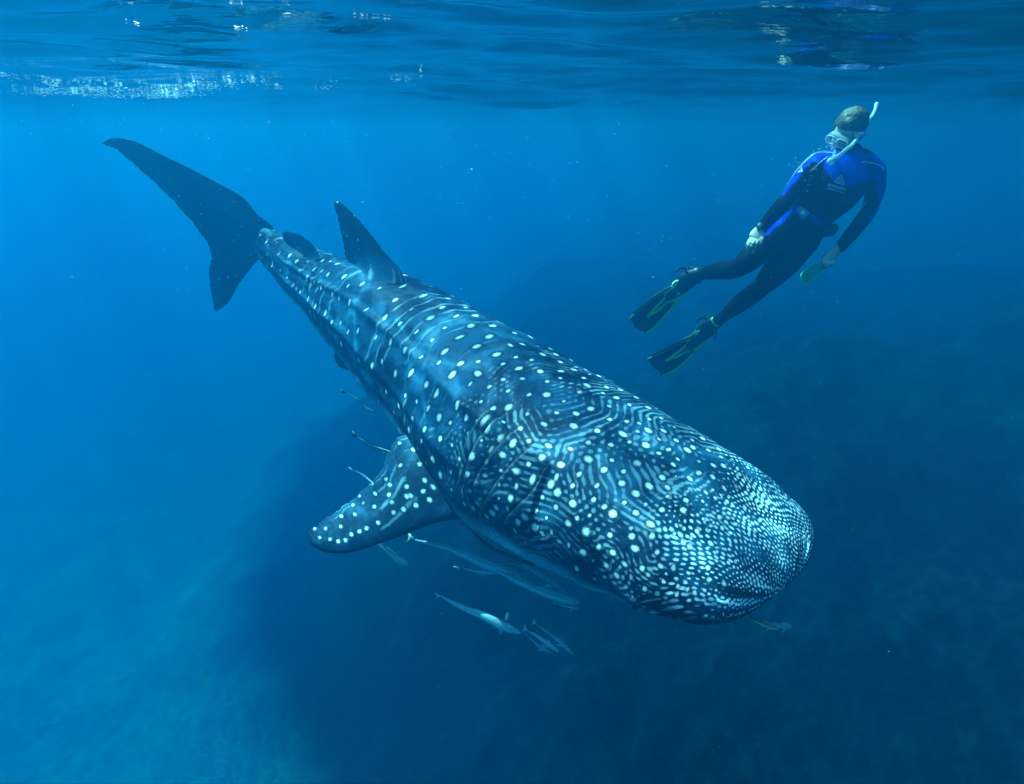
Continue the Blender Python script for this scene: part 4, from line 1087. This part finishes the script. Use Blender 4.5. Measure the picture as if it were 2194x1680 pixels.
spp = [on_plane(b2(x, y, 3.5), P0, sN) for x, y in sp_]
plate('sheet', spp, sN, .004, m_slate, slate, SL0)
rl = spp + [spp[0]]
child('rim', plain('rim', [tube_np(rl, [.0035] * len(rl), seg=8, per=2)], m_slr), slate, SL0)
lan = [b2(1500, 1140, 3.52), b2(1700, 930, 3.60), b2(1780, 838, 3.62), b2(1850, 790, 3.62), b2(1912, 740, 3.62), b2(1880, 738, 3.62), b2(1830, 785, 3.62), b2(1775, 845, 3.62)]
child('lanyard', plain('lanyard', [tube_np(lan, [.0028] * len(lan), seg=6, per=4)], m_slr), slate, SL0)
# --- swim fins
m_blade = pbr('fin_blade', (0.008, 0.016, 0.026), 0.4, 0.3, var=0.25, scale=30, bump=.2)
m_buck = pbr('bright_buckle', (0.90, 0.98, 0.45), 0.3, 0.5)
def swim_fin(label, foot, edge_a, tip, edge_b, vee_out, vee_in, root_c, star, toe, d0, d1, loops, dot):
    org_ = b3(*root_c, d0)
    o = bpy.data.objects.new('swim_fin', None); COL.objects.link(o); o.location = tuple(org_)
    tag(o, label, 'swim fin', 'pair of swim fins on the snorkeller\'s feet')
    pa = b3(*edge_a[0], d0 - .02); pb = b3(*edge_b[0], d0); pt_ = b3(*tip[len(tip) // 2], d1)
    n = unit(np.cross(pb - pa, pt_ - pa)); n = n if n @ CAM_BACK > 0 else -n
    pr = lambda p: on_plane(b3(p[0], p[1], d0), pa, n)
    A = [pr(p) for p in edge_a]; B = [pr(p) for p in edge_b]; Tt = [pr(p) for p in tip]
    plate('blade', A + Tt + B[::-1] + [pr(toe)], n, .006, m_blade, o, org_)
    # rails stand proud on both sides of the blade
    child('side_rail', plain('side_rail', [tube_np([q for q in A], list(np.linspace(.012, .006, len(A))), list(np.linspace(.008, .005, len(A))), n, seg=10)], m_black), o, org_)
    child('side_rail', plain('side_rail', [tube_np([q for q in B], list(np.linspace(.017, .009, len(B))), list(np.linspace(.010, .006, len(B))), n, seg=10)], m_yel), o, org_)
    ctb = sum(B) / len(B)
    Bo = [q + unit(q - sum(A) / len(A)) * .008 - n * .002 for q in B]
    child('side_rail', plain('side_rail', [tube_np(Bo, [.004] * len(B), seg=8)], m_black), o, org_)
    Ai = [q * .94 + sum(B) / len(B) * .06 for q in A]
    child('vee_frame', plain('vee_frame', [tube_np([p + n * .006 for p in Ai], [.0022] * len(Ai), seg=6)], m_yel), o, org_)
    Vo = [pr(p) + n * .006 for p in vee_out]; 
    mm_ = len(Vo); h_ = mm_ // 2
    child('vee_frame', plain('vee_frame', [tube_np(Vo[:h_ + 1], [.016, .014] + [.0085] * (h_ - 1), [.003] * (h_ + 1), unit(np.cross(Vo[h_] - Vo[0], n)), seg=8),
                                           tube_np(Vo[h_:], [.0085] * (mm_ - h_ - 2) + [.014, .018], [.003] * (mm_ - h_), unit(np.cross(Vo[-1] - Vo[h_], n)), seg=8)], m_yel), o, org_)
    for k in (0.33, 0.62):                                   # stiffening ribs near the tip
        t0 = Tt[0] * (1 - k) + Tt[-1] * k; r0 = A[-2] * (1 - k) + B[-3] * k
        child('rib', plain('rib', [tube_np([r0 * .7 + t0 * .3 + n * .004, r0 * .3 + t0 * .7 + n * .004, t0 + n * .003], [.010, .009, .005], [.004] * 3, unit(np.cross(t0 - r0, n)), seg=8)], m_black), o, org_)
    fp = [foot[0], foot[1], foot[2], pr(toe) + n * .010]
    child('foot_pocket', fuse('foot_pocket', [tube_np([b3(*p) if len(p) == 3 and not isinstance(p, np.ndarray) else p for p in fp], [.044, .056, .055, .026], [.040, .050, .042, .012], unit(np.cross(n, fp[-1] - (b3(*foot[2])))), seg=18)], m_black, .006, 3), o, org_)
    sp2 = [pr(p) + n * .022 for p in star]
    plate('buckle', sp2, n, .014, m_buck, o, org_)
    child('badge', plain('badge', [blob(pr(dot) + n * .048, (.010, .010, .004), np.stack([unit(np.cross(n, [0, 0, 1])), unit(np.cross(n, np.cross(n, [0, 0, 1]))), n], 1), 10)], m_print), o, org_)
    for L_ in loops:
        child('heel_strap', plain('heel_strap', [tube_np([b3(*p) for p in L_], [.007] * len(L_), [.004] * len(L_), seg=8)], m_black), o, org_)
    child('tip_flash', plain('tip_flash', [tube_np([A[-1] + n * .006, A[-2] * .62 + A[-1] * .38 + n * .008], [.0035, .0035], seg=8)], m_white), o, org_)
    return o
swim_fin('black and yellow-green swim fin on the bent leg, upper fin of the two',
         [(985, 300, 3.78), (900, 350, 3.82), (790, 430, 3.86)],
         [(655, 462), (560, 512), (430, 592), (300, 692), (200, 775), (128, 858)],
         [(140, 900), (165, 930), (190, 985), (240, 1020), (300, 1030), (332, 1050)],
         [(800, 545), (755, 610), (700, 680), (580, 820), (450, 960), (345, 1042)],
         [(660, 480), (590, 560), (560, 610), (450, 730), (350, 840), (470, 770), (600, 660), (690, 625), (780, 560)],
         None, (700, 470), [(700, 365), (735, 362), (715, 400), (700, 435), (655, 465), (660, 405)], (600, 600), 3.88, 4.12,
         [[(830, 290, 3.80), (835, 245, 3.78), (790, 230, 3.76), (740, 245, 3.75), (700, 285, 3.75)], [(850, 290, 3.84), (870, 235, 3.80), (920, 225, 3.78), (965, 265, 3.78), (1010, 300, 3.80)], [(940, 420, 3.86), (985, 415, 3.82), (1020, 410, 3.80), (1012, 385, 3.80)]], (735, 500))
swim_fin('black and yellow-green swim fin on the straight leg, lower fin of the two',
         [(1195, 940, 3.89), (1120, 990, 3.92), (1030, 1060, 3.96)],
         [(935, 1072), (860, 1110), (700, 1190), (560, 1265), (430, 1332), (355, 1372)],
         [(365, 1400), (395, 1445), (440, 1500), (510, 1545), (528, 1590)],
         [(1070, 1165), (1020, 1225), (960, 1285), (850, 1395), (700, 1510), (545, 1592)],
         [(940, 1090), (880, 1150), (835, 1210), (710, 1310), (585, 1402), (720, 1350), (870, 1275), (960, 1240), (1050, 1180)],
         None, (960, 1080), [(955, 1000), (985, 1005), (1010, 990), (990, 1030), (985, 1050), (940, 1075), (930, 1025)], (870, 1235), 3.98, 4.20,
         [[(1095, 890, 3.92), (1085, 868, 3.90), (1040, 865, 3.88), (1000, 885, 3.88), (975, 915, 3.88)], [(1190, 1040, 3.92), (1215, 1045, 3.90), (1222, 1080, 3.90), (1198, 1135, 3.90)]], (1015, 1118))
ab = [legL[4] + e for e in [np.zeros(3)]]
la = unit(legL[4] - legL[3]); e1 = unit(np.cross(la, CAM_BACK)); e2 = np.cross(la, e1)
ctr = b3(1215, 915, 3.88)
rg = [ctr + e1 * .036 * math.cos(a) + e2 * .036 * math.sin(a) for a in np.linspace(0, 2 * math.pi, 25)]
child('ankle_band', plain('ankle_band', [tube_np(rg, [.011] * 25, [.003] * 25, la, seg=8, per=1, caps=False)], m_yel), person, PORG)
# ------------------------------------------------------------------ fish that follow the shark
def fish_mat(name, back, side, stripe, belly, spec=0.4):
    m, nt, out = newmat(name)
    b = N(nt, 'ShaderNodeBsdfPrincipled'); b.inputs['Roughness'].default_value = 0.35; b.inputs['Specular IOR Level'].default_value = spec
    a = N(nt, 'ShaderNodeAttribute', attribute_name='tint'); nt.links.new(a.outputs['Color'], b.inputs['Base Color'])
    tc = N(nt, 'ShaderNodeTexCoord'); n1 = N(nt, 'ShaderNodeTexNoise', i_Scale=90.0, i_Detail=3.0); nt.links.new(tc.outputs['Object'], n1.inputs['Vector'])
    bp = N(nt, 'ShaderNodeBump', i_Strength=0.25, i_Distance=0.002); nt.links.new(n1.outputs[0], bp.inputs['Height']); nt.links.new(bp.outputs[0], b.inputs['Normal'])
    nt.links.new(b.outputs[0], out.inputs[0]); return m, (back, side, stripe, belly)
REM = fish_mat('remora_skin', (.24, .38, .44), (.64, .78, .82), (.20, .32, .38), (.85, .90, .92))
REMW = fish_mat('pale_remora_skin', (.50, .56, .58), (.62, .68, .70), (.45, .5, .52), (.80, .84, .84))
REMD = fish_mat('dark_remora_skin', (.01, .035, .06), (.12, .28, .36), (.01, .02, .035), (.66, .76, .80))
PIL = fish_mat('jack_skin', (.14, .22, .05), (.62, .72, .70), (.40, .48, .25), (.85, .90, .90))
def lathe_fish(name, label, cat, px, hw, deps, mt, tail_px, span, group, compress=0.78, fins_px=(), conv=c4, k_=.71429, fintint=None, forked=True):
    """px: from tail root to nose"""
    m_, (back, side, stripe, belly) = mt
    D = conv(*px); n_st = len(D)
    deps = np.interp(np.linspace(0, 1, n_st), np.linspace(0, 1, len(deps)), deps)
    P = np.array([w_of(a, b_, d) for (a, b_), d in zip(D, deps)])
    r_max = hw * k_ / 1.86691 / FPX * deps.mean()
    t = np.linspace(0, n_st - 1, 60); Cn = spline(np.arange(n_st), P, t); Tn = unit(np.gradient(Cn, axis=0))
    x = np.linspace(0, 1, 60)                                # 0 tail .. 1 nose
    prof = np.interp(x, [0, .05, .3, .6, .78, .90, .96, .99, 1], [.22, .20, .52, .90, 1.0, .82, .55, .28, .03]) * r_max
    upv = np.array([0.05, -0.25, 1.0]); U_ = unit(upv - (Tn @ upv)[:, None] * Tn); S_ = np.cross(Tn, U_)
    ns = 20; ph = np.linspace(0, 2 * np.pi, ns + 1)[:-1]
    G = Cn[:, None] + (prof[:, None] * np.sin(ph)[None])[..., None] * U_[:, None] + (prof[:, None] * compress * np.cos(ph)[None])[..., None] * S_[:, None]
    V = G.reshape(-1, 3).tolist(); F = quads(60, ns).tolist(); F.append(list(range(ns))[::-1])
    sv_ = np.sin(ph)
    col = np.zeros((60, ns, 4)); col[..., 3] = 1
    for j in range(ns):
        c_ = back if sv_[j] > .55 else (stripe if -.12 < sv_[j] <= .25 else (side if sv_[j] > .25 else (side if sv_[j] > -.45 else belly)))
        col[:, j, :3] = c_
    ctab = col.reshape(-1, 4).tolist()
    def sheet(pts3, th, c_):
        """thin fin from an outline, thickest in the middle"""
        o0 = len(V); pts3 = np.array(pts3); cc = pts3.mean(0)
        nrm = unit(np.cross(pts3[1] - pts3[0], pts3[2] - pts3[0]) + 1e-9)
        for p in pts3: V.append(p.tolist())
        V.append((cc + nrm * th).tolist()); V.append((cc - nrm * th).tolist())
        k = len(pts3)
        for i in range(k):
            F.append([o0 + i, o0 + (i + 1) % k, o0 + k]); F.append([o0 + (i + 1) % k, o0 + i, o0 + k + 1])
        ctab.extend([list(c_) + [1]] * (k + 2))
    ft = fintint or side
    # tail: a fan about the root
    tdir = -Tn[0]; L_ = span * k_ / 1.86691 / FPX * deps[0]
    if tail_px: 
        tp_ = np.array([w_of(a, b_, deps[0]) for a, b_ in conv(*tail_px)])
        sheet([Cn[1] + U_[0] * prof[1] * .8, tp_[0], (tp_[0] + tp_[1]) / 2 - (-tdir) * 0 + (Cn[0] - (tp_[0] + tp_[1]) / 2) * (.22 if forked else 0), tp_[1], Cn[1] - U_[0] * prof[1] * .8], .0012, ft)
    # long low fins above and below the rear half
    for sg in (1, -1):
        i0, i1 = 12, 34
        base = [Cn[i] + sg * U_[i] * prof[i] * .9 for i in range(i0, i1, 3)]
        topf = [Cn[i] + sg * U_[i] * (prof[i] * .9 + r_max * .55 * math.sin(math.pi * min(1, (i - i0 + 3) / (i1 - i0 + 6)) ** .8)) - Tn[i] * r_max * .5 for i in range(i0, i1, 3)]
        sheet(base + topf[::-1], .0008, back if sg > 0 else ft)
    if not fins_px:
        for sg in (1, -1):
            i = 46; b0 = Cn[i] + sg * S_[i] * prof[i] * compress; b1_ = Cn[i - 4] + sg * S_[i - 4] * prof[i - 4] * compress
            tpf = Cn[i - 10] + sg * S_[i] * r_max * 2.0 - U_[i] * r_max * .5
            sheet([b0, tpf + Tn[i] * r_max * .4, tpf, b1_], .001, ft)
    for tri in fins_px:
        d0 = np.interp((tri[0][0] - px[0][0]) / (px[-1][0] - px[0][0] + 1e-6), [0, 1], [deps[0], deps[-1]])
        sheet([w_of(a, b_, d0) for a, b_ in conv(*tri)], .0012, ft)
    O = Cn[30]
    me = mesh_from(name, (np.array(V) - O), F, m_)
    a_ = me.attributes.new('tint', 'FLOAT_COLOR', 'POINT'); a_.data.foreach_set('color', np.array(ctab, np.float32).ravel())
    o = bpy.data.objects.new(name, None); COL.objects.link(o); o.location = tuple(O)
    tag(o, label, cat, group)
    link('body', me, o)
    i = 55
    for sg in (1, -1):
        e = blob(Cn[i] - O + sg * S_[i] * prof[i] * compress * .86 + U_[i] * prof[i] * .25, (prof[i] * .2,) * 3, None, 8)
        link('eye', plain('eye', [e], m_eye), o)
    return o
GR_ = 'remoras swimming round the whale shark'
R_ = lambda label, px, hw, deps, mt, tail, span, **k: lathe_fish('remora', label, 'remora', px, hw, deps, mt, tail, span, GR_, **k)
R_('thin curved remora trailing highest of all, below the shark\'s tail stalk', [(325,97),(370,122),(410,155),(445,188),(475,202),(505,212)], 7.5, [3.2, 3.1], REMD, [(292,72),(298,105)], 30, fintint=(.03,.04,.05))
R_('striped remora with dark tail, its head hidden behind the shark\'s side fin', [(392,345),(440,378),(500,408),(560,430),(620,450)], 13, [2.95, 2.85], REMD, [(358,305),(358,345)], 40, fintint=(.03,.04,.05))
R_('faint blue remora tail showing just above the middle of the shark\'s side fin', [(375,535),(415,555),(450,582),(490,620),(520,650)], 8, [3.0, 2.9], REM, [(335,512),(350,535)], 30)
R_('dim far remora close against the shark\'s belly above the topmost thin one', [(450,130),(490,150),(535,168),(580,195),(600,215)], 8, [3.9, 3.7], REM, [(432,118),(436,138)], 25)
R_('slim dark remora clinging along the shark\'s lower flank before the side fin', [(545,180),(575,215),(605,258),(650,305),(690,340)], 8, [3.08, 2.95], REMD, [(535,168),(540,188)], 20)
R_('bright white remora coming out from under the shark\'s side fin', [(440,880),(500,935),(550,975),(600,1015),(640,1045),(674,1062)], 25, [2.62, 2.58], REMW, None, 40, fins_px=[[(608,1008),(600,972),(622,985),(640,1008)]])
R_('long remora with a pale fan tail under the root of the side fin', [(715,925),(790,942),(890,962),(1000,1005),(1130,1062),(1300,1108)], 34, [2.72, 2.62], REM, [(676,880),(656,948)], 70, fins_px=[[(1180,1085),(1240,1065),(1330,1100),(1270,1118)], [(890,1010),(870,1000),(905,985),(940,1015)]], fintint=(.30,.38,.42))
R_('largest remora under the shark\'s belly, its dark head foremost', [(1140,1085),(1250,1135),(1350,1180),(1450,1218),(1550,1248),(1642,1272)], 37, [2.58, 2.48], REM, None, 40, fins_px=[[(1420,1190),(1460,1170),(1500,1190),(1470,1205)]])
R_('remora tucked close under the shark\'s throat behind the cheek', [(975,830),(1040,880),(1110,955),(1200,1002),(1290,1040),(1388,1068)], 24, [2.75, 2.60], REMD, [(955,812),(958,835)], 30)
R_('remora between the shark\'s belly and the largest remora', [(1290,1045),(1360,1085),(1440,1130),(1520,1175),(1590,1214)], 26, [2.62, 2.54], REM, None, 30, fins_px=[[(1480,1180),(1450,1172),(1500,1198),(1560,1218),(1530,1190)]], fintint=(.30,.38,.42))
R_('small pale remora with open tail beneath the long fan-tailed one', [(975,1078),(1010,1090),(1060,1102),(1110,1108),(1180,1110)], 11, [2.75, 2.72], REMW, [(925,1070),(955,1100)], 40)
R_('small dim remora just below the largest one\'s head', [(1500,1278),(1540,1288),(1590,1298),(1640,1308)], 14, [2.6, 2.58], REM, [(1488,1268),(1492,1284)], 20)
R_('lone remora with spread fins swimming clear below the group', [(860,1240),(930,1278),(1000,1310),(1100,1350),(1200,1402),(1308,1448)], 31, [2.55, 2.45], REM, [(820,1216),(834,1258)], 50, fins_px=[[(1215,1385),(1218,1350),(1232,1326),(1245,1350),(1247,1392)], [(1190,1412),(1182,1458),(1205,1450),(1222,1422)], [(1180,1405),(1150,1412),(1165,1418),(1195,1418)]], fintint=(.42,.50,.54))
R_('lowest small remora, half hidden beside its bright neighbour', [(1325,1440),(1370,1482),(1420,1525),(1480,1560)], 11, [2.75, 2.72], REM, [(1314,1420),(1318,1442)], 20)
R_('small bright remora right below the lone one\'s nose', [(1340,1432),(1390,1458),(1450,1500),(1522,1552)], 15, [2.66, 2.60], REMW, [(1328,1392),(1316,1438)], 30)
R_('slender remora furthest to the right of the low trio', [(1392,1395),(1450,1435),(1530,1495),(1602,1568)], 14, [2.78, 2.72], REM, [(1378,1360),(1364,1398)], 30)
lathe_fish('jack', 'small jack with yellow-green back and tail leading under the shark\'s chin', 'jack', [(1512,1480),(1550,1497),(1600,1517),(1650,1535),(1704,1549)], 20, [1.98, 1.94], PIL, [(1494,1446),(1484,1472)], 25, 'small jacks ahead of the shark\'s chin', conv=c5, k_=.65482, fintint=(.42,.50,.04))
lathe_fish('jack', 'paler small jack half hidden beyond the yellow-backed one', 'jack', [(1630,1512),(1680,1524),(1730,1532),(1782,1538)], 20, [2.15, 2.12], REM, [(1612,1500),(1608,1520)], 20, 'small jacks ahead of the shark\'s chin', conv=c5, k_=.65482)
# ------------------------------------------------------------------ drifting specks and bubbles
def specks(name, pts, rad, mat, label, cat, sc=(1, 1, 1)):
    base = [(1, 0, 0), (-1, 0, 0), (0, 1, 0), (0, -1, 0), (0, 0, 1), (0, 0, -1)]
    bf_ = [(0, 2, 4), (2, 1, 4), (1, 3, 4), (3, 0, 4), (2, 0, 5), (1, 2, 5), (3, 1, 5), (0, 3, 5)]
    V = (np.array(base)[None] * np.array(sc) * np.array(rad)[:, None, None] + np.array(pts)[:, None]).reshape(-1, 3)
    Fq = (np.array(bf_)[None] + (np.arange(len(pts)) * 6)[:, None, None]).reshape(-1, 3)
    me = mesh_np(name, V, Fq, mat)
    return tag(link(name, me), label, cat, kind='stuff')
rs = np.random.RandomState(17)
m_speck = pbr('speck', (0.62, 0.84, 0.90), 0.6, 0.2)
m_foam = pbr('foam_white', (0.95, 0.97, 0.97), 0.4, 0.4)
pts, rad = [], []
for k in range(620):                                         # fine drifting matter, thicker near the surface
    d = rs.uniform(1.0, 4.2); x = rs.uniform(0, 2194); y = 210 + abs(rs.normal(0, 300)) if rs.rand() < .75 else rs.uniform(200, 1680)
    if x > 1300 and rs.rand() < .45: continue
    pts.append(w_of(x, y, d)); rad.append(d * rs.choice([.00045, .0006, .0008, .0012], p=[.5, .3, .15, .05]))
specks('plankton', pts, rad, m_speck, 'fine white specks drifting through the water', 'plankton')
pts, rad = [], []
def cluster(fn, cx, cy, sx_, sy_, d, n, r0):
    for k in range(n):
        x, y = cx + rs.normal(0, sx_), cy + rs.normal(0, sy_); dd = d + rs.normal(0, .05)
        P = fn(x, y, dd); 
        if P[2] < -0.01: pts.append(P); rad.append(r0 * rs.uniform(.5, 1.3))
cluster(b1, 130, 1110, 60, 25, 3.38, 14, .0022); cluster(b1, 500, 900, 90, 20, 3.36, 14, .0024); cluster(b1, 400, 1180, 90, 60, 3.35, 16, .0024)
cluster(b1, 320, 1420, 60, 80, 3.34, 10, .0024); cluster(b1, 650, 850, 60, 40, 3.33, 8, .0024)
for k in range(60):                                          # string of bubbles slipping off the shoulder
    t_ = rs.rand(); pts.append(b1(645 - 275 * t_ + rs.normal(0, 5), 985 + 235 * t_ ** 1.1 + rs.normal(0, 5), 3.36)); rad.append(.0024)
cluster(c1, 280, 835, 45, 22, 3.3, 14, .0020); cluster(c1, 730, 600, 90, 20, 3.3, 8, .0018)
specks('bubbles', pts, rad, m_speck, 'tiny bubbles slipping off the snorkeller\'s shoulder and arm', 'bubbles')
pts, rad = [], []
for k in range(42):                                          # short streaks of froth caught under a small crest
    cx = -2.12 + rs.normal(0, .33) if k < 30 else rs.uniform(-2.7, -.5); cy = 3.95 + rs.normal(0, .16); L_ = rs.uniform(.02, .07) * (1.4 if k < 30 else .5)
    for j in range(int(rs.uniform(14, 44) * (1 if k < 30 else .3))):
        x, y = cx + rs.normal(0, L_), cy + rs.normal(0, .03)
        r_b = rs.uniform(.0016, .0050) * (1 if rs.rand() < .8 else 1.5)
        pts.append([x, y, surf_z(x, y) - rs.uniform(.004, .022)]); rad.append(r_b)
for cx, cy, n in ((-.36, 1.92, 12), (-.75, 1.95, 6), (-1.02, 1.90, 3), (-.58, 1.88, 3)):
    for k in range(n):
        x, y = cx + rs.normal(0, .03 if n > 6 else .012), cy + rs.normal(0, .006); pts.append([x, y, surf_z(x, y) - .004]); rad.append(rs.uniform(.0015, .0034))
specks('foam', pts, rad, m_foam, 'white foam bubbles gathered under the wave crest', 'foam', (1.9, 1.5, .55))
